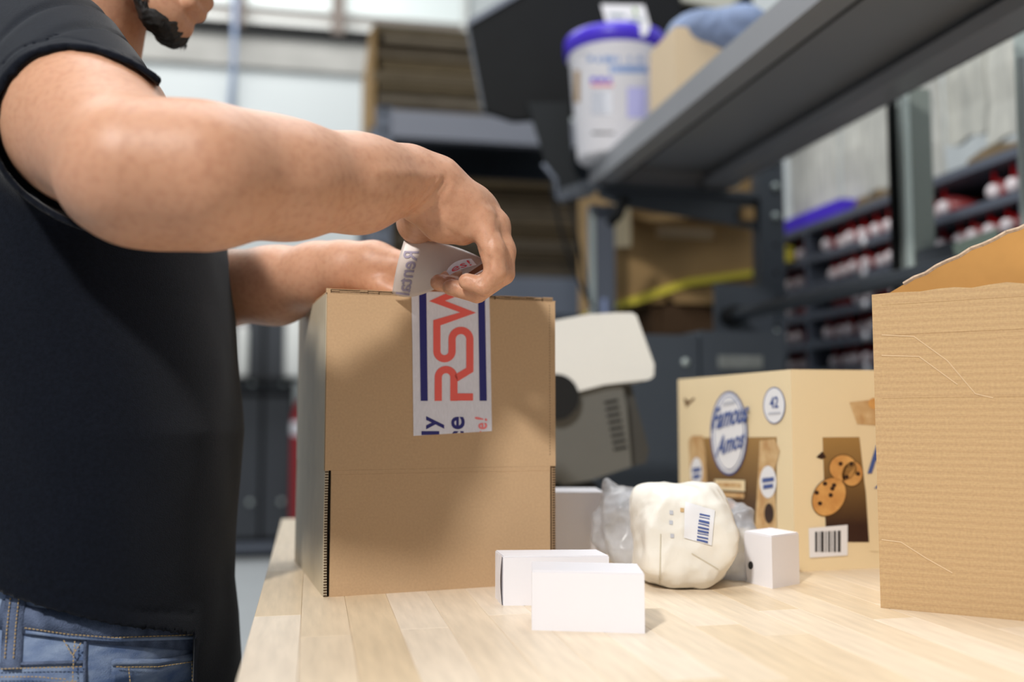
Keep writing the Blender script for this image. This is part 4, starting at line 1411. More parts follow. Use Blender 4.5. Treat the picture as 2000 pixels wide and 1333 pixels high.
# ================================================================== OPEN BOX AT RIGHT
B0, B1 = T(1720, 1188), T(2000, 1214)
wv = (B1 - B0).normalized()
dv = Vector((-wv.y, wv.x, 0))
if dv.y < 0:
    dv = -dv
Hr = solve(lambda t_: B0 + Vector((0, 0, t_)), 576, 1, .05, .6)
Wr, Dr = .34, .24
ob = thing('open_box', 'tall open corrugated box cut off by the right edge of the picture', 'box', B0, math.atan2(wv.y, wv.x))
BMo = WM[ob.name]
bm = bmesh.new()
n = 24
ft = [Vector((Wr * k / n, 0, Hr + .0010 * math.sin(k * 1.9) + .0007 * math.sin(k * 4.1) + .010 * k / n)) for k in range(n + 1)]
lo_ = [Vector((Wr * k / n, 0, 0)) for k in range(n + 1)]
for dy in (0, .004):
    pass
def wallmesh(name, top, bot, off, m, label=None):
    bm = bmesh.new()
    a_ = [bm.verts.new(p) for p in bot]; b2 = [bm.verts.new(p) for p in top]
    c_ = [bm.verts.new(p + off) for p in bot]; d_ = [bm.verts.new(p + off) for p in top]
    k_ = len(top)
    for i in range(k_ - 1):
        bm.faces.new((a_[i], a_[i + 1], b2[i + 1], b2[i]))
        bm.faces.new((c_[i + 1], c_[i], d_[i], d_[i + 1]))
        bm.faces.new((b2[i], b2[i + 1], d_[i + 1], d_[i]))
        bm.faces.new((a_[i + 1], a_[i], c_[i], c_[i + 1]))
    bm.faces.new((a_[0], b2[0], d_[0], c_[0]))
    bm.faces.new((a_[-1], c_[-1], d_[-1], b2[-1]))
    return fin(name, bm, m, ob, local=True, label=label)
wallmesh('front_wall', ft, lo_, Vector((0, .004, 0)), M_card_r)
wallmesh('side_wall', [Vector((0, .0045, Hr)), Vector((0, Dr, Hr))], [Vector((0, .0045, 0)), Vector((0, Dr, 0))], Vector((.004, 0, 0)), M_card_r)
wallmesh('side_wall', [Vector((Wr - .004, .0045, Hr)), Vector((Wr - .004, Dr, Hr))], [Vector((Wr - .004, .0045, 0)), Vector((Wr - .004, Dr, 0))], Vector((.004, 0, 0)), M_card_r)
wallmesh('back_wall', [Vector((.0045, Dr - .004, Hr)), Vector((Wr - .0045, Dr - .004, Hr))], [Vector((.0045, Dr - .004, 0)), Vector((Wr - .0045, Dr - .004, 0))], Vector((0, .004, 0)), M_card_r)
# standing side flap whose inner face shows above the front wall
PBk = BMo @ Vector((0, .02, 0))
inv = BMo.inverted()
def OB(px, py, y):
    n_ = BMo.to_3x3() @ Vector((0, 1, 0))
    return inv @ hit(px, py, BMo @ Vector((0, y, 0)), n_)
e0, e1, e2 = OB(1738, 572, .045), OB(1765, 556, .045), OB(2090, 405, .02)
topc = [e0, e1] + [e1.lerp(e2, k / 14) + Vector((0, 0, .0010 * math.sin(k * 2.3) + .003 * math.sin(math.pi * k / 14))) for k in range(1, 15)]
botc = [Vector((p.x, p.y, Hr - .05)) for p in topc]
wallmesh('standing_flap', topc, botc, Vector((0, .003, 0)), M_card_in, 'upright flap showing its orange brown inner face')
bm = bmesh.new()
for i in range(1, len(topc) - 1):
    a_, c_ = topc[i], topc[i + 1]
    add_tube(bm, [a_ + Vector((0, .001, .0005)), c_ + Vector((0, .001, .0005))], .0022, 6)
fin('torn_rim', bm, mat('torn_paper', srgb(190, 165, 140), .9, noise=.2, nscale=200), ob, local=True, label='pale torn rim of the flap')
# crease lines on the front wall
PO = Plane(B0, BMo.to_3x3() @ Vector((0, -1, 0)), .0003)
for ln in ([(1722, 655), (1785, 658), (1850, 705), (1905, 770), (1940, 778)], [(1722, 695), (1795, 697), (1870, 752)], [(1722, 1055), (1760, 1060), (1810, 1092), (1860, 1120)]):
    bm = bmesh.new()
    add_tube(bm, [PO(*p, 0) for p in ln], .0007, 6)
    fin('crease', bm, M_crease, ob)
bm = bmesh.new()
for py in (778, 655, 596):
    add_tube(bm, [PO(1722, py, 0), PO(2150, py - 2 + (py - 805) * .12, 0)], .0004, 6)
fin('score_line', bm, M_card_r, ob)

# ================================================================== SMALL WHITE BOXES + PARCEL
def wbox(name, label, a, b_, back, h_, grp='small white boxes', flap=True):
    a, b_ = Vector(a), Vector(b_)
    t = thing(name, label, 'box', a, 0, grp)
    base = [a, b_, b_ + back, a + back]
    hexa('carton', base, [p + Vector((0, 0, h_ - .0012)) for p in base], M_white, t, .0012)
    if flap:
        i_ = .0006
        d1, d2 = (b_ - a).normalized() * i_, back.normalized() * i_
        bs = [a + d1 + d2, b_ - d1 + d2, b_ + back - d1 - d2, a + back + d1 - d2]
        hexa('lid_flap', [p + Vector((0, 0, h_ - .0011)) for p in bs], [p + Vector((0, 0, h_)) for p in bs], M_white, t, .0004)
    return t
a, b_ = T(1038, 1207), T(1246, 1213)
h1 = solve(lambda t_: a + Vector((0, 0, t_)), 1097, 1, .01, .2)
wbox('white_box', 'small white box lying nearest on the bench in front of the taped box', a, b_, (b_ - a).cross(Vector((0, 0, -1))).normalized() * -.05 + Vector((.006, 0, 0)), h1)
a, b_ = T(983, 1184), T(1190, 1182)
h1 = solve(lambda t_: a + Vector((0, 0, t_)), 1087, 1, .01, .2)
t2 = wbox('white_box', 'small white box with a lifted side tab, partly behind the nearest one', a, b_, Vector((.0, .040, 0)), h1)
bm = bmesh.new()
pts = [a + Vector((-.001 - .0018 * math.sin(k / 8 * 3.1), .001, h1 * k / 8)) for k in range(9)]
va = [bm.verts.new(p) for p in pts]; vb = [bm.verts.new(p + Vector((0, .02, 0))) for p in pts]
for k in range(8):
    bm.faces.new((va[k], va[k + 1], vb[k + 1], vb[k]))
fin('side_tab', bm, M_white, t2)
# tall white box behind
a = P(1075, 962, 1.12); b_ = P(1182, 962, 1.12)
hh = a.z - TZ
a.z = b_.z = TZ
wbox('white_carton', 'taller white carton between the taped box and the bubble wrap', a, b_, Vector((.01, .07, 0)), hh, None or 'small white boxes')
# small far right one
c0 = T(1509, 1151); cr_ = T(1562, 1141); cl_ = T(1455, 1137)
hh = solve(lambda t_: c0 + Vector((0, 0, t_)), 1048, 1, .01, .2)
t3 = thing('white_box', 'small white box standing at an angle just left of the snack carton', 'box', c0, 0, 'small white boxes')
bk_ = cr_ + (cl_ - c0)
base = [c0, cr_, bk_, cl_]
hexa('carton', base, [p + Vector((0, 0, hh - .001)) for p in base], M_white, t3, .0012)
hexa('lid_flap', [p.lerp(c0.lerp(bk_, .5), .03) + Vector((0, 0, hh - .0009)) for p in base], [p.lerp(c0.lerp(bk_, .5), .03) + Vector((0, 0, hh + .0004)) for p in base], M_white, t3, .0003)
pw = Plane(c0, (cl_ - c0).cross(Vector((0, 0, 1))))
flat('grey_mark', [[pw(*p) for p in ellipse(1466, 1105, 5, 8, 12)]], M_blk, t3, 'small dark mark')

# parcel
pc_ = P(1333, 1076, 1.0)
pc_.z = TZ + .050
par = thing('wrapped_parcel', 'cream wrapped lumpy parcel with a barcode sticker beside the small white boxes', 'parcel', (pc_.x, pc_.y, TZ))
ax = [RT, Vector((sy_, cy_, 0)), Vector((0, 0, 1))]


def parcel_f(p):
    q = (p - np.array(pc_)) @ np.array([list(a) for a in ax]).T
    hs = np.array([.0485, .055, .050])
    # rounded facets
    N_ = np.array([[1, 0, 0], [-1, 0, 0], [0, 1, 0], [0, -1, 0], [0, 0, 1], [0, 0, -1], [.75, -.3, .65], [-.75, -.2, .65], [.7, -.35, -.7], [-.6, -.3, -.8], [.1, -.75, .7], [0, -.8, -.65], [.2, .8, .6]], float)
    N_ /= np.linalg.norm(N_, axis=1)[:, None]
    o_ = np.array([.047, .0475, .055, .052, .051, .0495, .0575, .056, .058, .060, .063, .062, .06])
    d = (q @ N_.T - o_)
    m_ = d.max(1)
    sm = m_ + np.log(np.exp((d - m_[:, None]) * 260).sum(1)) / 260
    return sm + .0030 * wob(p, 48, 5) + .0040 * np.abs(wob(p, 90, 8)) + .0012 * np.abs(wob(p, 210, 9)) - .003


v_, f_ = mesh_field([(parcel_f, pc_, .085, .001)], .0022)
pm = link_mesh('wrapping', np_mesh('wrapping', v_, f_), M_parcel, par, None, True)


def bvh_of(o):
    me = o.data
    W = WM[o.name]
    return BVHTree.FromPolygons([W @ v.co for v in me.vertices], [tuple(p.vertices) for p in me.polygons])


def on_mesh(bv, px, py, off=.0006):
    r = ray(px, py).normalized()
    h_ = bv.ray_cast(CAM, r)
    if h_[0] is None:
        return None
    n_ = h_[1]
    if n_.dot(r) > 0:
        n_ = -n_
    return h_[0] + n_ * off


def patch(name, quad, bv, m, parent, off=.0006, nx=10, ny=10, label=None, smooth=True):
    (x0, y0), (x1, y1), (x2, y2), (x3, y3) = quad
    vs = []
    bad = False
    for j in range(ny + 1):
        for i in range(nx + 1):
            s_, t_ = i / nx, j / ny
            px = (1 - t_) * ((1 - s_) * x0 + s_ * x1) + t_ * ((1 - s_) * x3 + s_ * x2)
            py = (1 - t_) * ((1 - s_) * y0 + s_ * y1) + t_ * ((1 - s_) * y3 + s_ * y2)
            q = on_mesh(bv, px, py, off)
            vs.append(q)
    fs = []
    for j in range(ny):
        for i in range(nx):
            f = (j * (nx + 1) + i, j * (nx + 1) + i + 1, (j + 1) * (nx + 1) + i + 1, (j + 1) * (nx + 1) + i)
            if all(vs[k] is not None for k in f):
                fs.append(f)
    vs = [v if v is not None else Vector((0, 0, 0)) for v in vs]
    used = sorted({k for f in fs for k in f})
    if not used:
        return None
    rm = {k: i for i, k in enumerate(used)}
    me = bpy.data.meshes.new(name)
    me.from_pydata([vs[k] for k in used], [], [tuple(rm[k] for k in f) for f in fs])
    return link_mesh(name, me, m, parent, label, smooth)


bvp = bvh_of(pm)
def cq(x, y):
    return (950 + x / 3.077, 900 + y / 3.077)
patch('sticker', [cq(1195, 250), cq(1372, 300), cq(1352, 510), cq(1185, 465)], bvp, M_whitep, par, .0012, label='white barcode sticker')
for k in range(9):
    y0 = 318 + k * 19
    hgt = (10, 5, 12, 6, 10, 12, 5, 9, 11)[k]
    patch('barcode_bar', [cq(1278 - k * 1.8, y0), cq(1342 - k * 1.8, y0 + 14), cq(1341 - k * 1.8, y0 + 14 + hgt), cq(1277 - k * 1.8, y0 + hgt)], bvp, M_bluep, par, .0020, 3, 1)
for (x_, y_) in ((1100, 300), (1098, 360), (1105, 440), (1165, 285)):
    patch('faint_print', [cq(x_, y_), cq(x_ + 22, y_ + 2), cq(x_ + 22, y_ + 26), cq(x_, y_ + 24)], bvp, M_tanp if y_ < 300 else M_gy, par, .0008, 2, 2)

M_foldl = mat('fold_line', srgb(205, 196, 176), .6)
patch('seam_fold', [cq(1044, 440), cq(1050, 440), cq(1046, 740), cq(1038, 740)], bvp, M_foldl, par, .0009, 1, 14, 'thin fold line')
patch('seam_fold', [cq(1230, 560), cq(1236, 556), cq(1395, 650), cq(1390, 656)], bvp, M_foldl, par, .0009, 12, 1)
# bubble wrap
def film(name, label, prims, seed):
    pr = [(lambda p, g=p_: g[0](p) + .0085 * np.abs(wob(p, 75, seed)) + .003 * np.abs(wob(p, 200, seed + 1)) - .002, p_[1], p_[2] + .008, p_[3]) for p_ in prims]
    def post(p, D):
        return np.maximum(D, TZ + .0006 - p[:, 2])
    v_, f_ = mesh_field(pr, .0024, post)
    o = link_mesh(name, np_mesh(name, v_, f_), M_film, None, label, True)
    o['category'] = 'wrap'
    return o
film('plastic_wrap', 'crumpled clear grey plastic wrap peaking left of the cream parcel',
     [cone(P(1188, 944, 1.10), P(1225, 1000, 1.08), .004, .032, .01), cone(P(1188, 944, 1.10), P(1180, 1050, 1.10), .004, .014, .01), cone(P(1220, 1000, 1.08), P(1225, 1075, 1.06), .024, .026, .01), cone(P(1200, 965, 1.1), P(1275, 1000, 1.08), .006, .014, .01), cone(P(1170, 1010, 1.1), P(1195, 1060, 1.09), .006, .02, .01)], 11)
film('plastic_wrap', 'crumpled clear grey plastic wrap right of the cream parcel',
     [cone(P(1448, 992, 1.06), P(1432, 1060, 1.04), .007, .026, .01), cone(P(1432, 1060, 1.04), P(1446, 1135, 1.02), .026, .021, .01), cone(P(1400, 990, 1.07), P(1458, 1000, 1.05), .012, .008, .01), cone(P(1450, 1010, 1.04), P(1474, 1060, 1.02), .008, .006, .01), cone(P(1455, 1090, 1.03), P(1470, 1140, 1.01), .010, .008, .01)], 21)

# ================================================================== WHITE MACHINE
DM = 1.52
mc = thing('white_machine', 'white and grey desktop tape machine with a black round opening behind the taped box', 'machine', P(1150, 960, DM))
mc.location.z = TZ
WM[mc.name] = Matrix.Translation(mc.location)
def MP(px, py, d=DM):
    return P(px, py, d)
Fh = Vector((sy_, cy_, 0))
top = [(1000, 640), (1085, 626), (1150, 614), (1205, 611), (1235, 611), (1243, 616), (1278, 712), (1277, 735), (1268, 742), (1180, 752), (1130, 765), (1000, 800)]
cover = slab('cover', [MP(*p) for p in top], Fh * .17, M_wplas, mc, .006, smooth=False)
body = [(1000, 790), (1085, 778), (1180, 752), (1215, 750), (1224, 790), (1234, 912), (1150, 940), (1088, 950), (1000, 955)]
slab('body', [MP(x_, y_, DM + .012) for x_, y_ in body], Fh * .15, M_gplas, mc, .004)
rear = [(1210, 752), (1232, 750), (1268, 880), (1262, 905), (1234, 912), (1222, 800)]
slab('rear_housing', [MP(x_, y_, DM + .03) for x_, y_ in rear], Fh * .13, M_dplas, mc, .003)
for k in range(8):
    y0 = 785 + k * 13
    x0 = 1180 + k * 2.6
    slab('vent', [MP(x0, y0, DM + .0105), MP(x0 + 26, y0 - 5, DM + .0105), MP(x0 + 27, y0 + 0, DM + .0105), MP(x0 + 1, y0 + 5, DM + .0105)], Fh * .004, M_void, mc, 0, 'dark vent slit')
cc_ = MP(1086, 776, DM - .004)
bm = bmesh.new()
add_tube(bm, [cc_, cc_ + Fh * .02], .037, 40)
fin('round_opening', bm, M_void, mc, label='black round opening')
box('foot', (mc.location.x - .16, mc.location.y + .02, TZ), (mc.location.x + .02, mc.location.y + .14, MP(1100, 945).z), M_void, mc, .003)

# ================================================================== PERSON
person = thing('person', 'person in a dark t-shirt and washed jeans bending over the taped box, pulling its tape', 'person', uvz(-.41, .97, 0))


def uv(p):
    return p[:, 0] * cy_ - p[:, 1] * sy_, p[:, 0] * sy_ + p[:, 1] * cy_


# z, front u, back u, half depth b, centre v
SEC = np.array([
    [0.78, -.276, -.53, .165, .985],
    [0.86, -.281, -.54, .172, .980],
    [0.90, -.286, -.54, .165, .980],
    [0.95, -.286, -.535, .160, .980],
    [1.02, -.283, -.535, .158, .985],
    [1.06, -.281, -.545, .162, .990],
    [1.13, -.291, -.56, .168, 1.00],
    [1.19, -.303, -.575, .175, 1.01],
    [1.25, -.312, -.59, .182, 1.02],
    [1.33, -.335, -.60, .188, 1.03],
    [1.39, -.374, -.60, .180, 1.035],
    [1.44, -.412, -.585, .150, 1.04],
    [1.48, -.440, -.565, .100, 1.045],
    [1.52, -.45, -.545, .050, 1.05]])


SEC[:, 1] -= .019


def torso(off, zlo=.80, zhi=1.50, fold=0):
    def f(p):
        u, v = uv(p)
        z = p[:, 2]
        uf = np.interp(z, SEC[:, 0], SEC[:, 1]); ub = np.interp(z, SEC[:, 0], SEC[:, 2])
        b_ = np.interp(z, SEC[:, 0], SEC[:, 3]) + off; vc = np.interp(z, SEC[:, 0], SEC[:, 4])
        a_ = (uf - ub) / 2 + off
        uc = (uf + ub) / 2
        r = ((np.abs(u - uc) / a_) ** 2.3 + (np.abs(v - vc) / b_) ** 2.3) ** (1 / 2.3)
        d = (r - 1) * np.minimum(a_, b_)
        d = np.maximum(d, np.maximum(z - zhi, zlo - z))
        if fold:
            d = d + fold * (wob(p * np.array([1, 1, 1.6]), 26, 2) + .5 * wob(p, 60, 4))
        return d
    return (f, uvz(-.44, 1.0, (zlo + zhi) / 2), .52, .02)


# arm joints
Sh = P(110, 130, .92); M1 = P(175, 250, .80); El = P(268, 338, .69)
F1 = P(395, 346, .70); F2 = P(560, 352, .755); F3 = P(700, 358, .81); Wr_ = P(795, 352, .850)
arm = [cone(Sh, M1, .062, .063, .02), cone(M1, El, .063, .0480, .02)]
arm += chain([El, F1, F2, F3, Wr_], [.048, .0505, .0445, .0388, .0310], .02)
arm += [cone(P(205, 366, .70), P(300, 396, .695), .020, .020, .03)]   # elbow bone side
arm += [cone(P(330, 318, .70), P(470, 322, .735), .028, .031, .03)]    # brachioradialis
# right hand
def chainP(pp, rr, k):
    return chain([P(*p) for p in pp], rr, k)
palm = chainP([(790, 352, .850), (850, 366, .866), (905, 403, .872), (950, 440, .870)], [.0285, .0275, .0215, .0130], .010)
palm += chainP([(800, 352, .862), (862, 372, .885), (925, 405, .888), (972, 440, .886)], [.0265, .0245, .0185, .0115], .010)
palm += chainP([(810, 358, .872), (870, 380, .900), (935, 412, .905), (972, 444, .902)], [.024, .022, .017, .011], .010)
palm += chainP([(830, 395, .868), (870, 430, .870), (905, 455, .870)], [.022, .020, .012], .010)  # hypothenar
fin1 = chainP([(940, 432, .866), (962, 490, .860), (968, 532, .858)], [.0135, .0112, .0108], .006) + chainP([(968, 532, .858), (945, 560, .860), (912, 550, .863)], [.0104, .0092, .0078], .0015)
fin2 = chainP([(966, 438, .884), (983, 490, .880), (984, 535, .876)], [.0125, .0108, .0106], .006) + chainP([(984, 535, .877), (932, 573, .879), (880, 561, .881)], [.0102, .0092, .0080], .0015)
fin3 = chainP([(972, 445, .902), (982, 490, .900), (978, 530, .896)], [.0115, .0100, .0098], .006) + chainP([(978, 530, .897), (912, 565, .899), (856, 552, .901)], [.0096, .0090, .0080], .0015)
fin4 = chainP([(965, 445, .918), (968, 490, .918), (960, 520, .914)], [.0110, .0098, .0094], .006) + chainP([(960, 520, .914), (905, 545, .912), (872, 545, .910)], [.0092, .0088, .0078], .003)
thumb = chainP([(835, 395, .900), (818, 434, .945), (836, 476, .985)], [.024, .0205, .0130], .010) + chainP([(836, 476, .985), (872, 520, .985), (890, 545, .965)], [.0125, .0110, .009], .003)
# left arm + hand
SL = uvz(-.525, 1.19, 1.375); EL = uvz(-.45, 1.20, 1.200)
LW = P(668, 526, 1.045)
larm = [cone(SL, EL, .055, .046, .03)]
larm += chain([EL, P(420, 563, 1.14), P(540, 558, 1.10), P(620, 538, 1.065), LW], [.046, .0455, .0425, .034, .029], .02)
larm += chainP([(668, 526, 1.045), (730, 518, 1.03), (790, 520, 1.015)], [.029, .024, .016], .012)
larm += chainP([(690, 530, 1.04), (745, 535, 1.03), (795, 548, 1.02)], [.026, .022, .014], .012)
for i, (dy, dd, ln) in enumerate(((0, .045, .8), (4, .028, .95), (8, .012, 1.0), (12, -.004, .9))):
    larm += chainP([(785, 530 + dy, 1.02 + dd), (785 + 50 * ln, 548 + dy * .5, 1.01 + dd), (785 + 85 * ln, 570, 1.01 + dd)], [.0115, .0095, .0082], .003)
larm += chainP([(700, 540, 1.03), (745, 560, 1.01), (785, 578, 1.00)], [.018, .012, .009], .006)

# head
tilt = math.radians(26)
hf = (uvz(1, 0, 0) * math.cos(tilt) - Vector((0, 0, 1)) * math.sin(tilt))
hu = (uvz(1, 0, 0) * math.sin(tilt) + Vector((0, 0, 1)) * math.cos(tilt))
hs = Fh
lipp = P(398, 6, 1.04)
H0 = lipp - hf * .098 + hu * .068
def HP(x, y, z):
    return H0 + hf * x + hs * y + hu * z
axh = (hf, hs, hu)
head = [ellip(HP(-.012, 0, .040), (.098, .077, .092), .02, axh), ellip(HP(.028, 0, -.015), (.066, .060, .085), .03, axh)]
for s_ in (-1, 1):
    head += [cone(HP(.0, .052 * s_, -.045), HP(.062, .022 * s_, -.094), .022, .019, .02)]
    head += [ellip(HP(.075, .032 * s_, -.018), (.018, .02, .016), .015, axh)]
    head += [ellip(HP(-.008, .075 * s_, -.008), (.016, .006, .030), .004, axh)]
head += [cone(HP(.076, -.010, -.102), HP(.076, .010, -.102), .019, .019, .02),
         cone(HP(.088, -.016, -.063), HP(.088, .016, -.063), .0125, .0125, .008),
         cone(HP(.090, -.014, -.078), HP(.090, .014, -.078), .0105, .0105, .004),
         cone(HP(.088, 0, .010), HP(.118, 0, -.032), .009, .011, .008),
         cone(HP(.100, -.013, -.036), HP(.100, .013, -.036), .009, .009, .006),
         cone(HP(.082, -.04, .022), HP(.082, .04, .022), .010, .010, .015)]
neck = [cone(uvz(-.50, 1.05, 1.42), HP(-.03, 0, -.06), .064, .056, .03)]

prims = [torso(-.012, .84, 1.49)] + neck + head + arm + palm + fin1 + fin2 + fin3 + fin4 + thumb + larm


def body_post(p, D):
    near = np.abs(D) < .02
    if near.any():
        q = p[near]
        D[near] += .0007 * wob(q, 70, 12)
    return D


v_, f_ = mesh_field(prims, .0022, body_post)
print('BODY', len(v_), len(f_))


# wrist creases and tendon, pressed into the mesh along short curves
def proj_np(v):
    q = v - np.array(CAM)
    d = q @ np.array(FW)
    return CX + FPX * (q @ np.array(RT)) / d, CY - FPX * (q @ np.array(UP)) / d, d


px_, py_, dd_ = proj_np(v_)
def seg_dist(px, py, a, c):
    ax_, ay = a; bx2, by = c
    L = (bx2 - ax_) ** 2 + (by - ay) ** 2
    t_ = np.clip(((px - ax_) * (bx2 - ax_) + (py - ay) * (by - ay)) / L, 0, 1)
    return np.hypot(px - ax_ - t_ * (bx2 - ax_), py - ay - t_ * (by - ay)), t_
# outward directions from quads
def vnorm(v, q):
    n = np.cross(v[q[:, 2]] - v[q[:, 0]], v[q[:, 3]] - v[q[:, 1]])
    N_ = np.zeros_like(v)
    for i in range(4):
        np.add.at(N_, q[:, i], n)
    return N_ / (np.linalg.norm(N_, axis=1)[:, None] + 1e-12)
N_ = vnorm(v_, f_)
c_out = v_.mean(0)
facing = (N_ @ np.array(FW)) < 0
for (pts, dep, wd) in (([(800, 424), (835, 398), (868, 352)], -.0022, 7), ([(812, 428), (845, 405), (876, 362)], -.0014, 5), ([(790, 415), (822, 392), (850, 350)], -.0012, 5),
                       ([(742, 336), (800, 340), (850, 345)], .0016, 14), ([(925, 478), (946, 500), (956, 470)], -.0012, 5), ([(938, 552), (950, 535), (955, 505)], -.0018, 5), ([(905, 552), (915, 548)], -.0012, 5), ([(872, 540), (878, 560)], -.0012, 5),
                       ([(905, 375), (950, 412)], .0010, 8), ([(972, 425), (975, 450)], -.0014, 6), ([(850, 432), (885, 458), (918, 478)], -.0012, 6)):
    best = np.full(len(v_), 1e9)
    for a, c in zip(pts, pts[1:]):
        d, _ = seg_dist(px_, py_, a, c)
        best = np.minimum(best, d)
    k = np.exp(-(best / wd) ** 2) * facing * (dd_ < .93) * (dd_ > .75)
    v_ += N_ * (k * dep)[:, None]
link_mesh('body', np_mesh('body', v_, f_), M_skin, person, None, True)

# hair cap, beard, brows, eyes
hairp = [(lambda p, g=ellip(HP(-.018, 0, .045), (.104, .083, .097), .01, axh): g[0](p) + .0012 * wob(p, 300, 9), HP(-.018, 0, .045), .11, .01)]
def hair_post(p, D):
    q = (p - np.array(H0)) @ np.array([list(a) for a in axh]).T
    cut = np.maximum(q[:, 0] - .045 - .5 * np.maximum(q[:, 2] - .05, 0), -.035 - q[:, 2] + .0 * q[:, 0])
    return np.maximum(D, cut)
hv, hq = mesh_field(hairp, .004, hair_post)
link_mesh('hair', np_mesh('hair', hv, hq), M_hair, person, 'short black hair', True)
bd = [cone(HP(.078, -.014, -.108), HP(.078, .014, -.108), .0158, .0158, .01), cone(HP(.066, -.022, -.108), HP(.070, .022, -.110), .015, .015, .01),
      cone(HP(.086, -.008, -.094), HP(.086, .008, -.094), .0125, .0125, .006)]
bd = bd[:2]
bd += [cone(HP(.050, s_ * .032, -.098), HP(.070, s_ * .018, -.108), .0095, .0140, .008) for s_ in (-1, 1)]
bd = [(lambda p, g=b2: g[0](p) + .0016 * wob(p, 420, 3) + .0007 * wob(p, 900, 6), b2[1], b2[2] + .003, b2[3]) for b2 in bd]
hv, hq = mesh_field(bd, .0016)
link_mesh('beard', np_mesh('beard', hv, hq), M_hair, person, 'short dark chin beard', True)
# single beard hairs at the chin
bm = bmesh.new()
rb2 = random.Random(4)
for _ in range(3600):
    th_ = rb2.uniform(-1, 1)
    if _ < 1300:
        base_ = HP(.070 + .020 * rb2.random(), .03 * th_, -.112 - .010 * rb2.random() * (1 - abs(th_)))
    else:
        t_ = rb2.random() ** 1.5
        a_ = rb2.uniform(-2.6, .3)
        sd_ = 1 if th_ > 0 else -1
        cc0 = HP(.064, .022 * sd_, -.094).lerp(HP(.0, .052 * sd_, -.045), t_)
        base_ = cc0 + (hu * math.sin(a_) + hs * sd_ * math.cos(a_)) * (.0192 + .003 * t_)
    d = (hf * rb2.uniform(-.3, .6) - hu * 1.0 + hs * rb2.uniform(-.4, .4)).normalized() * rb2.uniform(.004, .010)
    s_ = hs * .0004
    s2 = hf * .0004
    v1, v2, v3, v4 = bm.verts.new(base_ - s_), bm.verts.new(base_ + s_), bm.verts.new(base_ + s2), bm.verts.new(base_ + d)
    bm.faces.new((v1, v2, v4)); bm.faces.new((v2, v3, v4)); bm.faces.new((v3, v1, v4))
fin('beard_hairs', bm, M_hair, person, kind='stuff')
for s_ in (-1, 1):
    lathe_c = HP(.082, .032 * s_, .004)
    ev, eq_ = mesh_field([ellip(lathe_c, (.011, .012, .010), .001)], .0015)
    link_mesh('eye', np_mesh('eye', ev, eq_), M_eye, person, None, True)
    tube('eyebrow', [HP(.095, .014 * s_, .028), HP(.094, .03 * s_, .033), HP(.084, .048 * s_, .028)], [.002, .003, .0015], M_hair, person, 8)

# ---- t shirt
ad = np.array((El - Sh).normalized())
hemc = np.array([-.1866, .7937, 1.3537])
hn = np.array([-.0243, -.9840, -.1762])


hem2 = np.array(P(312, 160, .84))
hn2 = np.array((RT * .88 - UP * .40 + FW * .45).normalized())


def cone_off(c, off):
    return c


Ms = P(164, 256, .80)
sleeve = [cone(Sh + Vector(uvz(-.014, .01, .004)), Ms, .078, .0745, .03), cone(Ms, El, .0745, .068, .02)]
sleeve_in = [cone(Sh + Vector(uvz(-.014, .01, .004)), Ms, .072, .0690, .03), cone(Ms, El, .0690, .062, .02)]
lsl = [cone(SL + Vector(uvz(-.005, 0, .01)), SL.lerp(EL, .8), .072, .066, .03)]


def sm(a, d, k):
    h_ = np.maximum(k - np.abs(a - d), 0) / k
    return np.minimum(a, d) - h_ * h_ * k * .25


to = torso(.010, .70, 1.515, .0022)
neckshirt = cone(uvz(-.495, 1.05, 1.40), uvz(-.485, 1.05, 1.475), .098, .076, .03)
collar_n = np.array((HP(-.03, 0, -.06) - uvz(-.50, 1.05, 1.42)).normalized())
collar_p = np.array(uvz(-.475, 1.05, 1.482))


def shirt_f(p):
    u, v = uv(p)
    z = p[:, 2]
    T_ = to[0](p)
    T_ = sm(T_, neckshirt[0](p), .03)
    # shirt hem: rises toward the back, dips in front
    ku, kz = [-.60, -.443, -.377, -.315, -.297, -.275], [.975, .932, .910, .883, .868, .846]
    zc = sum(np.interp(u + o_, ku, kz) for o_ in (-.012, -.006, 0, .006, .012)) / 5
    sl = np.abs(np.interp(u + .008, ku, kz) - np.interp(u - .008, ku, kz)) / .016
    hem = (zc + .012 * np.clip((v - .95) / .2, 0, 1) - z) / np.sqrt(1 + sl * sl)
    T_ = np.maximum(T_ + .0010 * np.exp(-((hem + .014) / .0016) ** 2), hem)
    drape = np.maximum(np.maximum(to[0](p), -.275 - .4 * (v - .85) - u), .786 + .15 * (u + .3) - z)
    T_ = np.minimum(T_, drape)
    # neck opening
    nd = (p - collar_p) @ collar_n
    T_ = np.maximum(T_, nd)
    A = np.minimum(sleeve[0][0](p), sleeve[1][0](p))
    Ai = np.minimum(sleeve_in[0][0](p), sleeve_in[1][0](p))
    cut = (p - hemc) @ hn - .006 * wob(p, 40, 22)
    st = np.exp(-((cut + .016) / .0016) ** 2) * .0011
    wr = .0024 * wob(p * np.array([1, 1, 1]), 45, 31) * np.clip(1 + cut / .03, 0.2, 1)
    fold = .004 * np.exp(-((np.sin((p @ np.array(hf)) * 62 + 6 * p[:, 2])) / .35) ** 2) * np.clip(-cut / .06, 0, 1) * np.clip((u + .44) / .03, 0, 1)
    A = np.maximum(A + st + wr + fold, np.maximum(cut, (p - hem2) @ hn2))
    U = sm(T_, A, .035)
    # hollow the sleeve near its opening
    hol = np.maximum(Ai + wr, -(cut + .035))
    U = np.maximum(U, -hol)
    B_ = np.maximum(lsl[0][0](p), (p - np.array(SL.lerp(EL, .72))) @ np.array((EL - SL).normalized()))
    U = sm(U, B_, .03)
    return U


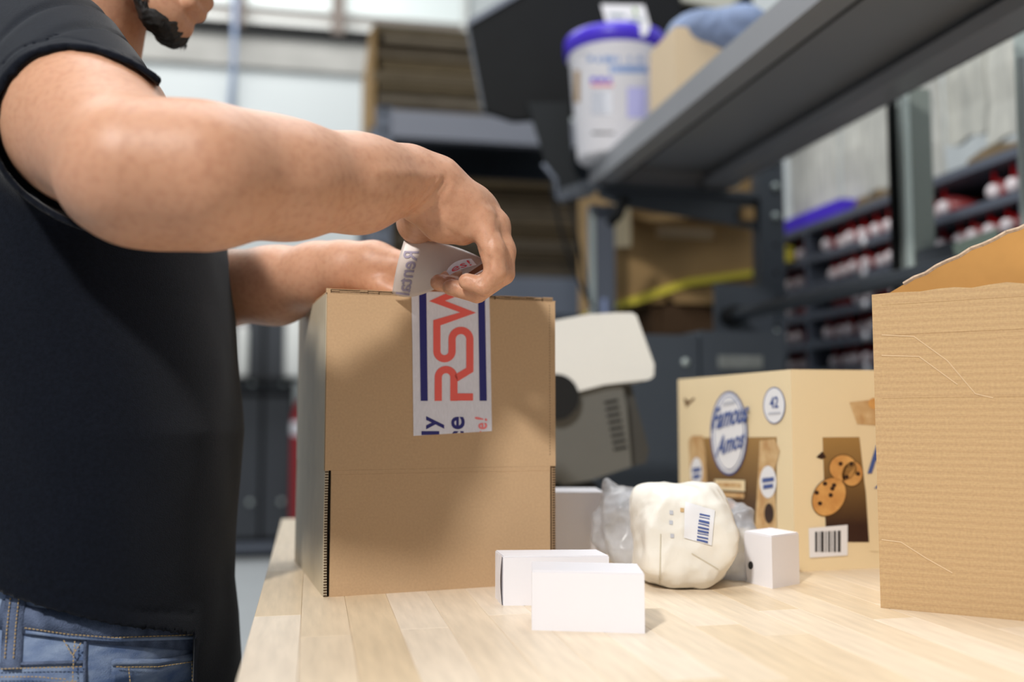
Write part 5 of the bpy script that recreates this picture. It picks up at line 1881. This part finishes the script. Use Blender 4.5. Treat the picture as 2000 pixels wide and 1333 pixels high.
v_, f_ = mesh_field([(shirt_f, uvz(-.44, 1.0, 1.14), .60, .001)], .0030)
print('SHIRT', len(v_))
tee = link_mesh('t_shirt', np_mesh('t_shirt', v_, f_), M_tee, person, None, True, local=False)

# ---- jeans
jp = [torso(-.004, .80, .965, .0012)]
for v0, s_ in ((.90, -1), (1.07, 1)):
    jp += [cone(uvz(-.43, v0, .82), uvz(-.42, v0 + .005 * s_, .48), .092, .068, .03), cone(uvz(-.40, v0 + .005 * s_, .48), uvz(-.43, v0 + .01 * s_, .07), .068, .056, .02)]
def jeans_post(p, D):
    return np.maximum(D + .0015 * wob(p, 50, 41), .035 - p[:, 2])
v_, f_ = mesh_field(jp, .0038, jeans_post)
jn = link_mesh('jeans', np_mesh('jeans', v_, f_), M_denim, person, 'washed blue jeans with ochre stitching', True)
bvj = bvh_of(jn)


def jstrip(name, line, wpx, m, off, label=None, n=24):
    """ribbon lying on the jeans along a pixel polyline"""
    L = []
    tot = [0]
    for a, c in zip(line, line[1:]):
        tot.append(tot[-1] + math.hypot(c[0] - a[0], c[1] - a[1]))
    up_, dn = [], []
    for i in range(n + 1):
        s_ = tot[-1] * i / n
        k = max(j for j in range(len(tot)) if tot[j] <= s_ + 1e-9)
        k = min(k, len(line) - 2)
        f = (s_ - tot[k]) / (tot[k + 1] - tot[k])
        x_ = line[k][0] + (line[k + 1][0] - line[k][0]) * f
        y_ = line[k][1] + (line[k + 1][1] - line[k][1]) * f
        dx, dy = line[k + 1][0] - line[k][0], line[k + 1][1] - line[k][1]
        l = math.hypot(dx, dy)
        a = on_mesh(bvj, x_ - dy / l * wpx / 2, y_ + dx / l * wpx / 2, off)
        c = on_mesh(bvj, x_ + dy / l * wpx / 2, y_ - dx / l * wpx / 2, off)
        if a is None or c is None:
            continue
        up_.append(a); dn.append(c)
    if len(up_) < 2:
        return None
    bm = bmesh.new()
    va = [bm.verts.new(p) for p in up_]; vb = [bm.verts.new(p) for p in dn]
    vc = [bm.verts.new(p + (CAM - p).normalized() * .0 + FW * (off + .003)) for p in up_]; vd = [bm.verts.new(p + FW * (off + .003)) for p in dn]
    for i in range(len(va) - 1):
        bm.faces.new((va[i], va[i + 1], vb[i + 1], vb[i]))
        bm.faces.new((va[i], vc[i], vc[i + 1], va[i + 1]))
        bm.faces.new((vb[i], vb[i + 1], vd[i + 1], vd[i]))
    return fin(name, bm, m, jn, smooth=True, label=label)


def stitches(line, name='stitching'):
    bm = bmesh.new()
    for a, c in zip(line, line[1:]):
        l = math.hypot(c[0] - a[0], c[1] - a[1])
        n = int(l / 7)
        for i in range(n):
            s0, s1 = i / n, (i + .65) / n
            p = on_mesh(bvj, a[0] + (c[0] - a[0]) * s0, a[1] + (c[1] - a[1]) * s0, .0052)
            q = on_mesh(bvj, a[0] + (c[0] - a[0]) * s1, a[1] + (c[1] - a[1]) * s1, .0052)
            if p and q and (p - q).length < .02:
                add_tube(bm, [p, q], .0005, 5)
    if bm.verts:
        fin(name, bm, M_thread, jn, kind='stuff')


jstrip('waistband', [(0, 1200), (60, 1215), (200, 1232), (395, 1245)], 56, M_denim_dk, .0022, 'darker waistband')
jstrip('waistband_edge', [(52, 1236), (130, 1246), (220, 1252), (400, 1246)], 6, M_denim, .0036)
stitches([(52, 1228), (130, 1240), (220, 1247), (390, 1240)])
jstrip('belt_loop', [(35, 1165), (27, 1230), (22, 1308)], 36, M_denim_dk, .0042, 'belt loop')
bvj_old = bvj
for x_ in (-8, 8):
    stitches([(35 + x_, 1168), (27 + x_, 1230), (22 + x_, 1290)])
jstrip('back_pocket', [(215, 1318), (300, 1316), (392, 1300)], 46, M_denim, .0030, 'pocket with folded edge')
jstrip('pocket_edge', [(214, 1297), (300, 1297), (396, 1283)], 8, M_denim, .0040)
stitches([(222, 1303), (300, 1303), (392, 1289)])
stitches([(245, 1305), (248, 1333)])
stitches([(365, 1296), (366, 1333)])
jstrip('seam', [(165, 1254), (163, 1295), (164, 1350)], 5, M_denim_dk, .0028)
stitches([(124, 1252), (140, 1282), (158, 1255)])
stitches([(145, 1254), (142, 1290), (140, 1340)])
jstrip('yoke_seam', [(0, 1300), (70, 1298), (160, 1296)], 5, M_denim_dk, .0028)
stitches([(0, 1308), (70, 1306), (160, 1304)])
stitches([(0, 1322), (70, 1322), (130, 1326)])
stitches([(0, 1333), (70, 1334), (150, 1330)])

for v0 in (.91, 1.06):
    pr = [cone(uvz(-.45, v0, .045), uvz(-.30, v0, .035), .042, .038, .02), ellip(uvz(-.24, v0, .034), (.06, .045, .034), .02, (uvz(1, 0, 0), Fh, Vector((0, 0, 1))))]
    v_, f_ = mesh_field(pr, .006, lambda p, D: np.maximum(D, .004 - p[:, 2]))
    link_mesh('shoe', np_mesh('shoe', v_, f_), M_shoe, person, None, True)
